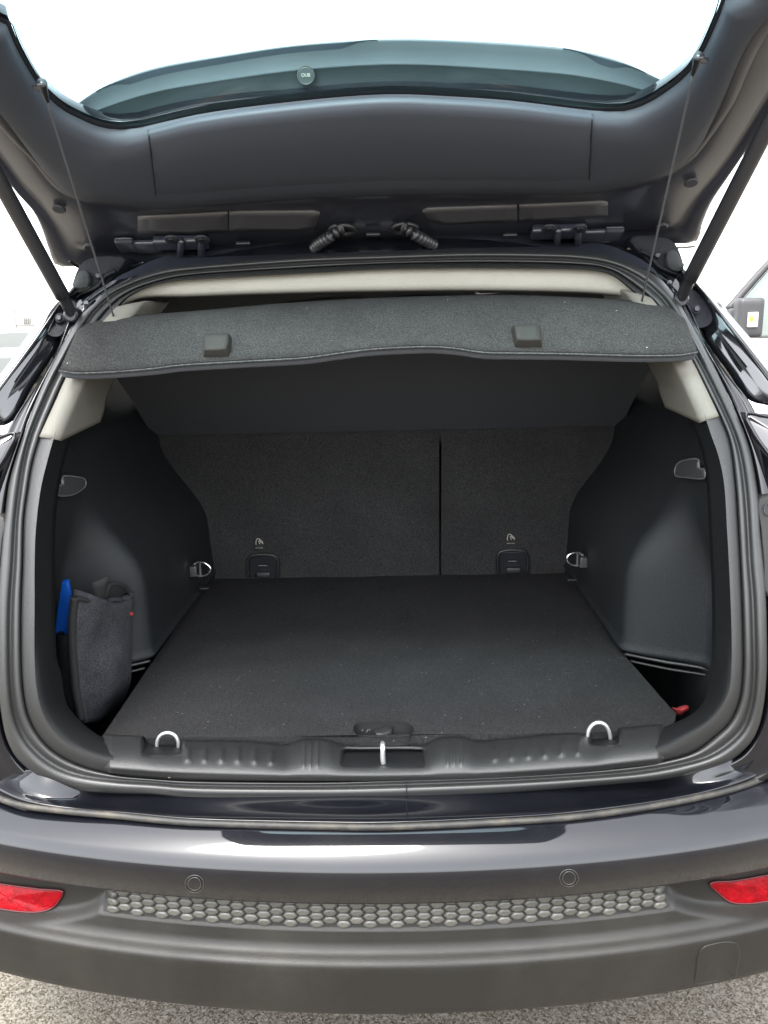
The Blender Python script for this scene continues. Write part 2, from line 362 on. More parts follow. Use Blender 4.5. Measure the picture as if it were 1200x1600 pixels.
# seal joint at the bottom centre
tube('seal_joint', [onop(635, y, -.0165) for y in (1219, 1228, 1238, 1244)], .0010, DARKM, car, 6)

# ---- painted flange, gutter and rear quarter beside the opening
def side_chain(pts, n): return cr(pts, n)
QUARTER = {}
def quarter(sgn):
    # flange edge (R0) and outer gutter line, traced from the photograph on this side
    if sgn > 0:
        inner = [(1000,418),(1034,438),(1062,474),(1094,530),(1129,599),(1148,640),(1171,700),(1185,781),(1191,865),(1198,985),(1198,1052),(1187,1131),(1158,1176),(1117,1198)]
        outer = [(1030,428),(1052,447),(1076,478),(1100,530),(1138,586),(1172,630),(1205,708),(1238,790),(1248,870),(1252,985),(1250,1060),(1245,1125),(1222,1200),(1170,1232)]
        pin = [(1052,437),(1076,452),(1090,490),(1100,526),(1138,582),(1172,626),(1215,634)]
        q2l = [(1066,424),(1082,440),(1100,462),(1120,488),(1155,535),(1200,596),(1250,662)]
        q3l = [(1070,412),(1090,436),(1112,458),(1136,486),(1170,525),(1222,586),(1280,650)]
        lamp = [(1165,646),(1182,648),(1215,653),(1280,662),(1330,700),(1330,760),(1280,765),(1235,748),(1205,714),(1180,680)]
    else:
        inner = [(219,430),(161,459),(131,487),(90,555),(51,639),(37,679),(15,752),(4,846),(-2,921),(-4,985),(-3,1050),(11,1156),(45,1202),(90,1227)]
        outer = [(172,440),(140,462),(112,492),(88,552),(50,612),(17,664),(-14,745),(-42,820),(-50,910),(-52,985),(-50,1065),(-45,1140),(-18,1225),(35,1256)]
        pin = [(142,448),(118,468),(104,502),(88,546),(50,606),(17,660),(-30,668)]
        q2l = [(118,450),(97,474),(80,500),(60,530),(25,578),(-10,625),(-60,690)]
        q3l = [(110,444),(88,470),(68,492),(45,522),(8,575),(-35,625),(-90,680)]
        lamp = [(24,677),(2,683),(-30,688),(-95,698),(-140,735),(-140,795),(-90,800),(-45,780),(-14,746),(8,712)]
    n = 90
    a = cr(inner, n); b = cr(outer, n)
    def rowp(t, off): return [onop(*a[i].lerp(b[i], t), off) for i in range(n)]
    rows = [rowp(0, .03), rowp(.02, .018), rowp(.08, .009), rowp(.16, .006), rowp(.35, .010), rowp(.6, .012), rowp(.85, .008), rowp(.95, .006), rowp(1, .012), rowp(1.03, .04)]
    o = gridmesh('quarter_panel', rows, PAINT, car)
    # rear corner of the body wrapping from the gutter to the body side
    outer3 = [p for p in rows[-2] if p.z < 1.24 and p.z > .70]
    crn = []
    for t in (0, .12, .3, .5, .7, .85, 1.0):
        r = []
        for p in outer3:
            xm = .90-.42*max(0.0, p.z-1.02); a_ = t*math.pi/2
            r.append(Vector((sgn*(abs(p.x)+(xm-abs(p.x))*math.sin(a_)), p.y+.004+(1.46-p.y)*(1-math.cos(a_)), p.z-.03*t*ss(1.05, 1.2, p.z))))
        crn.append(r)
    gridmesh('rear_corner', crn, PAINT, car)
    # gloss pillar panel between the gutter and the pillar edge
    n = 40
    a = cr(pin, n); b = cr(q2l, n); c = cr(q3l, n)
    rows = []
    for t, off in ((0, .055), (.1, .045), (.3, .040), (.6, .028), (.9, .016), (1.0, .014)):
        rows.append([onop(*a[i].lerp(b[i], t), off) for i in range(n)])
    pp = gridmesh('pillar_panel', rows, GLOSSBLK, car)
    # pillar edge and the body side running forward from it
    rows = []
    for t, off in ((-.03, .04), (0, .016), (.15, .008), (.5, .040), (1.0, .12)):
        rows.append([onop(*b[i].lerp(c[i], t), off) for i in range(n)])
    rows.append([p+Vector((sgn*.025, .25, .0)) for p in rows[-1]])
    rows.append([p+Vector((sgn*.01, 1.6, .01)) for p in rows[-1]])
    gridmesh('pillar_edge', rows, PAINT, car)
    # tail lamp
    ol = [onop(*p, -.012) for p in cr(lamp, 60, True)]
    la = patch('tail_lamp', ol, SMOKE, car, .02, Vector((0, -1, 0)), .07)
    tube('lamp_rim', [p+Vector((0, -.002, 0)) for p in ol[::4]], .0022, PAINT, la, 6, True, 90)
    # strut bracket, recessed plate with a bolt
    k = (lambda x, y: (x, y)) if sgn > 0 else (lambda x, y: (1181-x, y+14))
    pl = [k(1056,468),(k(1066,456)),k(1082,452),k(1098,466),k(1110,486),k(1113,500),k(1104,510),k(1090,512),k(1078,500),k(1066,484)]
    ol = [onop(*p, .02) for p in cr(pl, 40, True)]
    br = patch('strut_bracket', ol, CORNERP, car, -.006, Vector((0, -1, 0)), .05)
    c0 = onop(*k(1088,483), .014)
    cyl('bolt', c0, (0, -1, .3), .0055, .004, DARKM, br, 6, .001); cyl('bolt_washer', c0+Vector((0, .002, 0)), (0, -1, .3), .009, .002, CORNERP, br, 20, .0005)
    # roof corner beside the hinge: painted pressing, foam pad and sealant
    k = (lambda x, y: (x, y)) if sgn > 0 else (lambda x, y: (1181-x, y+32))
    pts = [k(985,372), k(1048,374), k(1070,420), k(1072,436), k(1058,452), k(1040,436), k(1010,408)]
    ol = [atY(*p, 1.56) for p in cr(pts, 50, True)]
    rc = patch('roof_corner', ol, CORNERP, car, .004, Vector((0, -1, 0)), .25)
    pts = [k(1046,392), k(1056,392), k(1068,420), k(1060,424), k(1048,420), k(1042,408)]
    patch('foam_pad', [atY(*p, 1.546) for p in cr(pts, 36, True)], mat('foam', (.05, .055, .055), .9, bump=1, bump_scale=200), rc, .004, Vector((0, -1, 0)), .02)
    tube('sealant', [atY(*k(x, y), 1.552) for x, y in ((1000,392),(1016,400),(1026,414),(1044,424),(1060,430))], .004, CORNERP, rc, 8)
    for (x, y, r) in ((1026, 399, .006),):
        cyl('body_plug', atY(*k(x, y), 1.551), (0, -1, 0), r, .008, DARKM, rc, 10, .002)
    pts = [k(1030,438), k(1056,436), k(1062,446), k(1054,462), k(1042,452)]
    patch('gutter_plate', [onop(*p, .012) for p in cr(pts, 30, True)], PAINT, rc, .003, Vector((0, -1, .3)), .03)
    for (x, y) in ((1046, 442), (1055, 449)):
        cyl('plate_hole', onop(*k(x, y), .010), (0, -1, .3), .0045, .002, STRUTM, rc, 12)
    # black jamb below the lamp
    if sgn > 0: pts = [(1187,778),(1230,782),(1236,930),(1199,932),(1194,880),(1190,830)]
    else: pts = [(6,808),(-30,812),(-44,930),(-6,932),(0,880),(3,845)]
    jb = patch('lamp_jamb', [onop(*p, -.004) for p in cr(pts, 40, True)], PLASTIC, car, .003, Vector((0, -1, 0)), .02)
    if sgn > 0: tube('jamb_plug', [onop(1201+7*math.cos(t), 796+9*math.sin(t), -.008) for t in [i*math.pi/8 for i in range(16)]], .0009, DARKM, jb, 6, True, 40)
quarter(1); quarter(-1)

# ---- roof and headliner
def roofz(x): return 1.60-.10*(abs(x)/.62)**2.2
rows = []
for Y, dz in ((1.555, -.03), (1.56, 0), (1.75, .03), (2.4, .06), (3.4, .02)):
    rows.append([Vector((x*.62/12, Y, roofz(x*.62/12)+dz-.008)) for x in range(-12, 13)])
gridmesh('roof', rows, PAINT, car)
# painted header between the seal and the roof
top = [i for i in range(NR) if q0[i][1] < 470]
rows = [[onop(*q0[i], .02) for i in top]]
rows.append([p+Vector((0, .03, .004)) for p in rows[0]]); rows.append([Vector((p.x, p.y+.07, p.z+.03)) for p in rows[0]])
gridmesh('roof_header', rows, PAINT_IN, car)
# headliner: rear roll, then the cabin ceiling
low = ylin([(150,500),(185,482),(215,468),(300,464),(450,459),(600,456),(750,455),(880,457),(940,460),(985,466),(1040,480)])
topi = sorted((i for i in range(NR) if q3[i][1] < 500 and 150 < q3[i][0] < 1040), key=lambda i: q3[i][0])
rows = []
for t, dy in ((0, -.002), (.15, .003), (.4, .007), (.7, .013), (.92, .024), (1.0, .045), (1.02, .12)):
    r = []
    for i in topi:
        x, y = q3[i]; yl = max(low(x), y+3); p = on(x, y+(yl-y)*t, lambda P: P.y-(fo(min(P.z, 1.57))+dy+.01)); r.append(p)
    rows.append(r)
base = rows[-1]
rows.append([Vector((p.x*1.04, p.y+.05, p.z+.03)) for p in base])
hl = gridmesh('headliner', rows, HEADL, car)
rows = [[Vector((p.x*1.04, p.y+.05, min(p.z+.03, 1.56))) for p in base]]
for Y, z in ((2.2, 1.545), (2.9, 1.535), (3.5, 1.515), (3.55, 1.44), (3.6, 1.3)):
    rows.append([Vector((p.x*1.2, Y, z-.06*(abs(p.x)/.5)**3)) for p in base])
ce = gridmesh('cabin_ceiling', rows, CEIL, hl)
box('dome_lamp', (0.28, 2.2, 1.525), (.06, .10, .03), DARKM, hl, .008)
box('grab_handle', (-.25, 2.9, 1.515), (.34, .05, .02), DARKM, hl, .006)
box('grab_handle', (.18, 2.9, 1.515), (.30, .05, .018), DARKM, hl, .006)
# beige pillar trims
def pillar_trim(sgn):
    if sgn > 0: o_ = [(1016,468),(1040,500),(1077,562),(1099,606),(1121,652)]; c_ = [(975,452),(1010,500),(1054,569),(1075,612),(1096,660)]; i_ = [(940,452),(985,520),(1030,594),(1034,612),(1043,636)]
    else: o_ = [(183,482),(150,520),(108,588),(88,632),(64,684)]; c_ = [(225,470),(185,520),(132,594),(112,640),(92,688)]; i_ = [(262,470),(215,530),(164,617),(160,638),(153,659)]
    n = 30; o_, c_, i_ = cr(o_, n), cr(c_, n), cr(i_, n); rows = []
    def rw(a, b, t, off): return [onop(*a[k].lerp(b[k], t), off) for k in range(n)]
    for a, b, t, off in ((o_, c_, 0, .004), (o_, c_, .04, -.007), (o_, c_, .5, -.008), (o_, c_, .9, -.002), (o_, c_, 1, .006), (c_, i_, .08, .016), (c_, i_, .5, .085), (c_, i_, .95, .165), (c_, i_, 1.0, .175)):
        rows.append(rw(a, b, t, off))
    rows.append([p+Vector((sgn*.03, .03, 0)) for p in rows[-1]])
    o = gridmesh('pillar_trim', rows, BEIGE, car); solid(o, .004)
pillar_trim(1); pillar_trim(-1)

# ---- boot interior: side trims as a relief x(Y, z)
def xs(Y, z):
    wall = .625 - .045*ss(.93, 1.12, z)
    wh = .483 + .10*ss(.93, 1.16, z) + .03*ss(1.16, 1.26, z)
    t = ss(1.41, 1.505, Y)
    x = wall+(wh-wall)*t
    if z < .775: x = x + (.625-x)*ss(.775, .765, z)*ss(1.9, 1.6, Y)
    # rim of the pocket by the opening
    return max(.40, x) - .006*math.exp(-((z-.782)/.006)**2)
def side_trim(sgn):
    ys = [1.215+.02*i for i in range(10)] + [1.415+.01*i for i in range(18)] + [1.6+.05*i for i in range(11)]
    zs = [.60, .66, .72, .75, .762, .768, .773, .777, .781, .785, .79, .80, .82] + [.84+.02*i for i in range(33)]
    rows = [[(lambda Y_: Vector((sgn*xs(Y_, z), Y_, z)))(max(Y, fo(z)+.085)) for z in zs] for Y in ys]
    o = gridmesh('side_trim', rows, SIDETRIM, car)
    kk = lambda p: Vector((p.x, p.y, p.z))
    # lamp or socket cover
    cpx = [(1056,742),(1057,728),(1064,721),(1092,718),(1094,732),(1102,734),(1102,746),(1075,746)] if sgn > 0 else [(133,758),(132,749),(124,746),(97,745),(95,758),(89,761),(89,773),(115,772)]
    ol = [on(*p, lambda P: (sgn*P.x-xs(P.y, P.z)+.012) if P.y > 1.3 else -1, 1.0, 2.6) for p in cr(cpx, 60, True)]
    nn = Vector((-sgn*.75, -.66, 0))
    cv = patch('side_cover', ol, COVERM, o, .006, nn, .03, (1, .96, .86, .82, .4), .1)
    tube('cover_rim', [p+nn*.002 for p in ol[::3]], .0014, RIMM, cv, 6, True, 80)
    c = atY(1030, 663, 1.70) if sgn > 0 else atY(178, 687, 1.70)
    box('shelf_support', c+Vector((sgn*.02, .03, -.006)), (.03, .05, .007), CLIPM, o, .003)
    tube('support_groove', [c+Vector((sgn*.02, .1, -.02)), c+Vector((sgn*.02, -.03, -.02))], .004, SIDETRIM, o, 6)
    # ledges of the pocket under the wheel housing
    for dz, r in ((.768, .0035), (.752, .003)):
        pts = [Vector((sgn*(xs(Y, .80)+.004+.012*(dz < .76)), Y, dz)) for Y in (1.50, 1.46, 1.42, 1.38, 1.34, 1.30, 1.27)]
        tube('pocket_ledge', pts, r, TRIM, o, 8)
    return o
side_trim(1); side_trim(-1)
# tub below the floor
v = []
for (x0, x1, y0, y1, z) in ((-.66, .66, 1.18, 2.12, .58),):
    v = [(x0, y0, z), (x1, y0, z), (x1, y1, z), (x0, y1, z), (x0, y0, z+.14), (x1, y0, z+.14), (x1, y1, z+.3), (x0, y1, z+.3)]
pydata('boot_tub', v, [(0, 1, 2, 3), (0, 1, 5, 4), (1, 2, 6, 5), (2, 3, 7, 6), (3, 0, 4, 7)], SIDETRIM, car, False)
# seat backs
def seat(px0, px1, name_label):
    def P(px, py, Y): return atY(px, py, Y)
    zb, zt = .70, None
    xb0 = atY(px0, 800, 2.03).x; xb1 = atY(px1, 800, 2.03).x
    rows = []; n = 24
    for k in range(21):
        t = k/20; z = .70+(1.178-.70)*t; Y = 2.075-.085*t
        edge = .012*(1-(1-abs(2*t-1)**14)) if t > .5 else 0
        rows.append([Vector((xb0+(xb1-xb0)*j/n, Y+.014*(abs(2*j/n-1)**22)+edge+.003*math.sin(j*.9+k*.6), z)) for j in range(n+1)])
    rows.append([p+Vector((0, .10, .012)) for p in rows[-1]])
    return gridmesh('seat_back', rows, SEATC, car)
sL = seat(160, 686.5, 'l'); sR = seat(690, 1050, 'r')
box('seat_bulkhead', (0, 2.16, .90), (1.3, .02, .70), SEATC, sL, .004)
tube('seat_bolster', [Vector((x, 2.06, 1.17)) for x in (-.60, -.3, 0, .3, .60)], .05, SEATC, sL, 12)
def seat_bits(s, lx, ly, lab, ring=None):
    # child-seat anchor pocket
    def SY(z): return 2.075-.085*(z-.70)/(1.178-.70)
    def onS(px, py, off): return on(px, py, lambda P: P.y-(SY(P.z)+off))
    w_, h_ = 23, 17
    ol = [onS(lx+dx, ly+dy, -.010) for dx, dy in ((-w_, h_), (-w_, -h_*.5), (-w_*.78, -h_*.95), (w_*.78, -h_*.95), (w_, -h_*.5), (w_, h_))]
    tube('anchor_frame', ol, .004, TRIM, s, 8, False, 50)
    pt = patch('anchor_pocket', [onS(lx+dx*.96, ly+dy*.96, -.003) for dx, dy in ((-w_, h_), (-w_, -h_*.5), (-w_*.78, -h_*.95), (w_*.78, -h_*.95), (w_, -h_*.5), (w_, h_))], DARKM, s, 0, Vector((0, -1, 0)), .01)
    box('anchor_flap', onS(lx+1, ly+12, -.012), (.038, .016, .014), TRIM, s, .003)
    tube('anchor_bar', [onS(lx-8, ly-1, -.012), onS(lx+7, ly-1, -.012)], .0035, STRUTM, s, 8)
    # printed anchor label
    tg = box('anchor_label', onS(lab[0], lab[1]+1, -.002), (.024, .003, .034), WEB, s, .001)
    bits = [((-5, 3), (-5, -2), (-3, -6), (0, -6), (1, -2)), ((1, -5), (3, 0)), ((3, -4), (5, 1)), ((-1, -3), (1, 2)), ((5, -2), (6, 2))]
    for b in bits:
        tube('label_mark', [onS(lab[0]+x, lab[1]-1+y, -.0046) for x, y in b], .0011, LABELW, s, 5, False, len(b)*4)
    for x0, x1 in ((-6, -2), (-1, 1), (2, 6)):
        tube('label_text', [onS(lab[0]+x0, lab[1]+7, -.0046), onS(lab[0]+x1, lab[1]+7, -.0046)], .0011, LABELW, s, 5, False, 4)
seat_bits(sL, 411, 885, (405, 849)); seat_bits(sR, 801, 878, (798, 842))
# lashing rings at the seats and on the sill
def ring_px(pts, Y, r, base, mt, nm='lashing_ring'):
    o = tube(nm, [atY(x, y, Y+d) for x, y, d in pts], r, mt, car, 10, False, 60)
    for bx, by, bs in base: box('ring_base', atY(bx, by, Y-.002), bs, COVERM, o, .003)
    return o
ring_px([(303,882,0),(308,879,0),(317,879,-.004),(325,883,-.006),(329,889,-.006),(326,896,-.006),(318,900,-.004),(306,900,0)], 1.83, .0032, [(303, 892, (.018, .02, .026)), (313, 890, (.006, .012, .034))], METAL)
ring_px([(911,868,0),(905,864,0),(896,864,-.004),(888,868,-.006),(886,875,-.006),(890,881,-.006),(897,884,-.004),(907,884,0)], 1.83, .0032, [(911, 878, (.018, .02, .026)), (902, 874, (.006, .012, .034))], METAL)
for (x, y) in ((320, 918), (893, 905)): box('lashing_plate', atY(x, y, 1.86), (.022, .02, .004), TRIM, sL, .001)
ring_px([(244,1186,0),(245,1172,0),(246,1157,.0),(252,1148,0),(262,1145,0),(272,1148,0),(278,1158,0),(278,1176,0)], 1.185, .0030, [(256, 1177, (.022, .014, .010))], WHITEM)
ring_px([(918,1168,0),(918,1152,0),(921,1139,0),(928,1131,0),(937,1129,0),(946,1133,0),(952,1144,0),(955,1166,0)], 1.185, .0032, [(944, 1168, (.024, .014, .010)), (929, 1164, (.014, .012, .010))], WHITEM)

# ---- sill trim plate with ribs, hook pockets and latch pocket
topl = ylin([(160,1150),(185,1152),(215,1153),(241,1158),(285,1161),(367,1161),(420,1165),(447,1168),(460,1163),(475,1159),(512,1160),(528,1166),(547,1169),(600,1169),(645,1168),(667,1166),(685,1157),(705,1155),(725,1155),(741,1161),(760,1161),(820,1155),(901,1149),(925,1152),(961,1143),(1015,1137),(1045,1134)])
botl = ylin([(160,1202),(240,1208),(300,1211),(400,1214),(600,1215),(760,1211),(900,1202),(1040,1187)])
ribs = [292, 318, 344, 370, 396, 422] + [772, 798, 824, 850, 876, 902]
fine = [474, 484, 495] + [699, 709, 720]
def boxmask(x, y, x0, x1, y0, y1, e=6): return ss(x0-e, x0+e, x)*ss(x1+e, x1-e, x)*ss(y0-e*.6, y0+e*.6, y)*ss(y1+e*.6, y1-e*.6, y)
cols = [163+(1037-163)*i/520 for i in range(521)]
K = 18; rows = []
for k in range(K+1):
    t = k/K; r = []
    for x in cols:
        y = botl(x)+(topl(x)-botl(x))*t
        Y = 1.110+.070*t**1.5+.010*(ss(10, 0, x-163)+ss(10, 0, 1037-x))
        d = 0.0
        for c in ribs: d += .0035*math.exp(-((x-c-3*t)/5.0)**2)*ss(.35, .5, t)*ss(.95, .8, t)
        for c in fine: d += .003*math.exp(-((x-c-2*t)/2.2)**2)*ss(.25, .32, t)*ss(1.1, .9, t)
        Y -= d
        Y += .030*boxmask(x, y, 536, 661, 1172, 1195, 5)
        Y += .045*(boxmask(x, y, 226, 282, 1150, 1178, 6) + boxmask(x, y, 925, 966, 1136, 1163, 6))
        Y -= .004*ss(.06, .0, t)*(-1)
        r.append(atY(x, y, Y))
    rows.append(r)
rows.append([p+Vector((0, .010, -.001)) for p in rows[-1]]); rows.append([p+Vector((0, .016, -.03)) for p in rows[-1]])
rows.insert(0, [p+Vector((0, .004, -.008)) for p in rows[0]])
sill = gridmesh('sill_trim', rows, TRIM, car)
tube('latch_striker', [atY(599,1200,1.150), atY(599,1196,1.140), atY(598,1180,1.138), atY(598,1168,1.14), atY(598,1163,1.146), atY(598,1162,1.165)], .0042, WHITEM, sill, 10, False, 40)

# ---- painted sill channel between seal and bumper, its rubber lip
def zl(pts, z, n): return [atZ(*p, z) for p in cr(pts, n)]
B0px = [(-130,1150),(-60,1212),(-20,1240),(22,1258),(45,1263),(112,1271),(180,1277),(238,1283),(300,1288),(500,1294),(600,1295),(750,1289),(900,1279),(1050,1257),(1150,1234),(1200,1214),(1235,1190),(1300,1130)]
R0b = [(-40,1085),(-12,1120),(11,1156),(45,1202),(90,1227),(169,1239),(238,1241),(300,1247),(450,1249),(600,1248),(800,1238),(960,1225),(1072,1211),(1138,1190),(1176,1156),(1205,1110),(1230,1080)]
n = 160
b0 = cr(B0px, n); r0 = cr(R0b, n)
B0 = [atZ(*p, .700) for p in b0]
rows = []
for t, z in ((-.15, .712), (.05, .697), (.35, .694), (.62, .697), (.74, .7045), (.80, .7045), (.86, .696), (.93, .694), (1.02, .692)):
    rows.append([atZ(*r0[i].lerp(b0[i], t), z+.045*ss(.57, .74, abs(b0[i][0]-590)/1000*1.25)*(1-max(0, t))) for i in range(n)])
rows[0] = [p+Vector((0, .06, .02)) for p in rows[1]]
gridmesh('sill_channel', rows, PAINT, car)
tube('bumper_lip_seal', [p+Vector((0, -.001, .004)) for p in B0[4:-4:3]], .0052, DIRTRUB, car, 8, False, 220)
for s_, pts in ((-1, [(88,1226),(66,1222),(74,1240),(86,1251),(78,1256)]), (1, [(1100,1204),(1122,1198),(1116,1214),(1106,1228),(1120,1232)])):
    pass

# ---- bumper
def plan(a, x, zz=0.0):
    ax = abs(x); y = a + (.185+.075*max(0.0, min(1.0, (a-.995)/.03))*ss(.60, .65, zz))*x*x + .05*x**4
    if ax > .66: y += 2.6*(ax-.66)**2.2
    return y
XS = [-.93+1.86*i/260 for i in range(261)]
def prow(a, z): return [Vector((x, plan(a, x, z), z)) for x in XS]
prof = [(1.046, .694), (1.036, .7000), (1.028, .6990), (1.015, .6920), (1.005, .6850), (.996, .6770), (.989, .6690), (.9845, .6610), (.9825, .6530), (.9830, .6430), (.9865, .6250), (.9945, .603), (.998, .5955), (1.006, .593)]
pp = [(p[0], p[1]) for p in cr([(a, z) for a, z in prof], 60)]
bump = gridmesh('rear_bumper', [prow(a, z) for a, z in pp], PAINT, car)
lowprof = cr([(1.03, .600), (1.016, .595), (1.0135, .586), (1.0135, .555), (1.0125, .538), (1.0105, .525), (1.0080, .514), (1.0020, .5065), (.9910, .502), (.9855, .498), (.9842, .490), (.9865, .466), (.991, .433), (.997, .404), (1.003, .393), (1.02, .387), (1.12, .384)], 120)
def low_at(z):
    b = None
    for p, q in zip(lowprof, lowprof[1:]):
        if (p[1]-z)*(q[1]-z) <= 0 and abs(p[1]-q[1]) > 1e-9: return p[0]+(z-p[1])/(q[1]-p[1])*(q[0]-p[0])
    return lowprof[0][0] if z > .59 else 1.003
def scoop(x, z):
    ax = abs(x); d = 0.0
    # moulded scoop round the reflector
    u = ss(.445, .50, ax - .9*max(0, .545-z)*0)*ss(.50, .525, z+.02*ss(.6, .44, ax))
    d += .0*u
    e = ((ax-.62)/.19)**2 + ((z-.572)/.066)**2
    d += .020*ss(1.08, .80, e)*ss(.494, .506, z)
    # hexagon panel recess
    d += .006*ss(.452, .447, ax)*ss(.5365, .539, z)*ss(.5895, .587, z)
    return d
def lowY(x, z): return plan(low_at(z), x)+scoop(x, z)
rows = []
XL = [-.93+1.86*i/420 for i in range(421)]
for a, z in lowprof: rows.append([Vector((x, plan(a, x)+scoop(x, z)*ss(.39, .45, z), z)) for x in XL])
lowb = gridmesh('lower_bumper', rows, PLASTIC, car)
def onlow(px, py, off=0.0): return on(px, py, lambda P: P.y-(lowY(P.x, P.z)+off) if P.z > .37 else -1, .8, 1.7)
def bumpY(x, z):
    for p, q in zip(pp[18:], pp[19:]):
        if p[1] >= z >= q[1]: return plan(p[0]+(z-p[1])/(q[1]-p[1]+1e-12)*(q[0]-p[0]), x)
    return plan(1.0, x)
def onbump(px, py, off=0.0): return on(px, py, lambda P: P.y-(bumpY(P.x, P.z)+off) if P.z < .67 else -1, .8, 1.7)
def circ(cx, cy, rx, ry, k=28): return [(cx+rx*math.cos(2*math.pi*i/k), cy+ry*math.sin(2*math.pi*i/k)) for i in range(k)]
for (cx, cy) in ((304, 1381), (889, 1372)):
    s_ = patch('parking_sensor', [onbump(*p, -.0012) for p in circ(cx, cy, 10, 10)], PAINT, bump, .0004, Vector((0, -1, 0)), .004)
    tube('sensor_ring', [onbump(*p, -.0006) for p in circ(cx, cy, 14.5, 13.5, 40)], .0006, RINGM, s_, 6, True, 60)
    tube('sensor_edge', [onbump(*p, -.0012) for p in circ(cx, cy, 10, 10, 40)], .0006, RINGM, s_, 6, True, 60)
# reflectors
for pts in ([(-60,1370),(0,1381),(60,1389),(99,1394),(95,1403),(84,1417),(66,1424),(40,1425),(0,1420),(-60,1408)], [(1109,1381),(1150,1376),(1200,1367),(1260,1355),(1260,1396),(1200,1408),(1165,1412),(1140,1409),(1123,1396)]):
    d = cr(pts, 90, True)
    ol = [onlow(*p, -.003) for p in d]
    rf = patch('reflector', ol, LENS, lowb, .003, Vector((0, -1, .1)), .03, (1, .95, .85, .6, .3))
    tube('reflector_edge', [onlow(*p, -.003) for p in d[::2]], .0016, mat('dark_red', (.08, .002, .006), .3), rf, 6, True, 120)
# tow cover
tp = [(1087,1535),(1088,1515),(1091,1493),(1099,1481),(1112,1476),(1138,1472),(1151,1475),(1155,1486),(1152,1512),(1148,1528),(1118,1532)]
d = cr(tp, 80, True)
tc = patch('tow_cover', [onlow(*p, -.0012) for p in d], PLASTIC, lowb, .0006, Vector((0, -1, 0)), .006, (1, .97, .7, .35))
tube('tow_cover_gap', [onlow(*p, .0002) for p in d[::2]], .0011, DARKM, tc, 6, True, 120)
# hexagons
back = []
for zz in (.5385, .545, .552, .560, .568, .576, .5865): back.append([Vector((x, lowY(x, zz)-.0012, zz)) for x in [-.4465+.893*i/200 for i in range(201)]])
gridmesh('hexagon_backing', back, HEXB, lowb)
def hexmesh(w, h, th):
    def ring(s, d, sy=None):
        sy = sy or s
        return [Vector((w/2*s*math.cos(a), -d, h/math.sqrt(3)*sy*math.sin(a)*1.0)) for a in [math.pi/3*i for i in range(6)]]
    v = ring(1, -.002)+ring(.95, th*.35)+ring(.80, th*.95)+ring(.5, th); f = []
    for i in range(3):
        for j in range(6): f.append((i*6+j, i*6+(j+1) % 6, (i+1)*6+(j+1) % 6, (i+1)*6+j))
    f.append((18, 19, 20, 21, 22, 23))
    me = bpy.data.meshes.new('grille_hexagon'); me.from_pydata([tuple(x) for x in v], [], f); me.update()
    bm = bmesh.new(); bm.from_mesh(me); bmesh.ops.recalc_face_normals(bm, faces=bm.faces); bm.to_mesh(me); bm.free()
    me.materials.append(HEXM)
    for p in me.polygons: p.use_smooth = True
    return me
CW, RH = .0204, .0134
HX = hexmesh(CW*1.22, RH*.93, .0042)
ncol = 43
for i in range(ncol):
    x = (i-(ncol-1)/2)*CW
    for r in range(5):
        z = .5855-RH*(r+(.5 if i % 2 else 0))
        if z > .585 and i % 2 == 0: z = .5835
        if z < .5410: continue
        if abs(x) > .430 and r == 0: continue
        o = bpy.data.objects.new('grille_hexagon', HX); COL.objects.link(o); o.parent = lowb
        e = 1e-3; sl_ = (lowY(x+e, z)-lowY(x-e, z))/(2*e)
        sc = 1.0
        if z > .582 or z < .5435: sc = .68
        o.matrix_local = Matrix.Translation((x, lowY(x, z)-.0012, z)) @ Matrix.Rotation(math.atan(sl_), 4, 'Z') @ Matrix.Diagonal((1, 1, sc, 1))

# ---- underbody, body sides, wheels
def body_side(sgn):
    def zlow(Y): 
        d = abs(Y-2.05); b_ = .34+.10*ss(1.62, 1.45, Y); return max(b_, math.sqrt(max(0, .40**2-d*d))+.36 if d < .40 else b_)
    rows = []
    for Y in [1.44+.04*i for i in range(31)]+[2.7, 3.2, 4.0, 5.0, 5.4]:
        k = ss(1.2, 1.7, Y); fr = ss(5.5, 4.6, Y); z0 = zlow(Y)
        sec = [(.885, 0), (.905, .2), (.91, .45), (.895, .7), (.87, .9), (.83, 1.0)]
        rows.append([Vector((sgn*(x-.02*(1-k))*(.75+.25*fr), Y, z0+(1.10+.02*k-z0)*t)) for x, t in sec])
    gridmesh('body_side', rows, PAINT, car)
    # side glass above the waist
    rows = []
    for Y in (2.0, 2.4, 2.8, 3.6): rows.append([Vector((sgn*x, Y, z)) for x, z in ((.74, 1.12), (.70, 1.30), (.62, 1.5))])
    gridmesh('side_window', rows, GLOSSBLK, car)
    c = Vector((sgn*.74, 2.05, .36)); w_ = empty('wheel', c); w_.parent = car; w_.matrix_parent_inverse = Matrix.Translation(-CARLOC); WLOC[w_.name] = c
    prof_ = [(.20, -.10), (.30, -.11), (.35, -.09), (.36, 0), (.35, .09), (.30, .11), (.20, .10)]
    rows = [[c+Vector((b, a*math.cos(t), a*math.sin(t))) for t in [2*math.pi*i/40 for i in range(40)]] for a, b in prof_]
    gridmesh('tyre', rows, TYRE, w_, True)
    cyl('rim', c+Vector((sgn*.05, 0, 0)), (sgn, 0, 0), .21, .04, ALLOY, w_, 30, .01)
body_side(1); body_side(-1)
box('underbody', (0, 3.2, .42), (1.4, 4.0, .2), SIDETRIM, car, .02)
box('axle_beam', (0, 2.05, .34), (1.3, .10, .10), DARKM, car, .02)

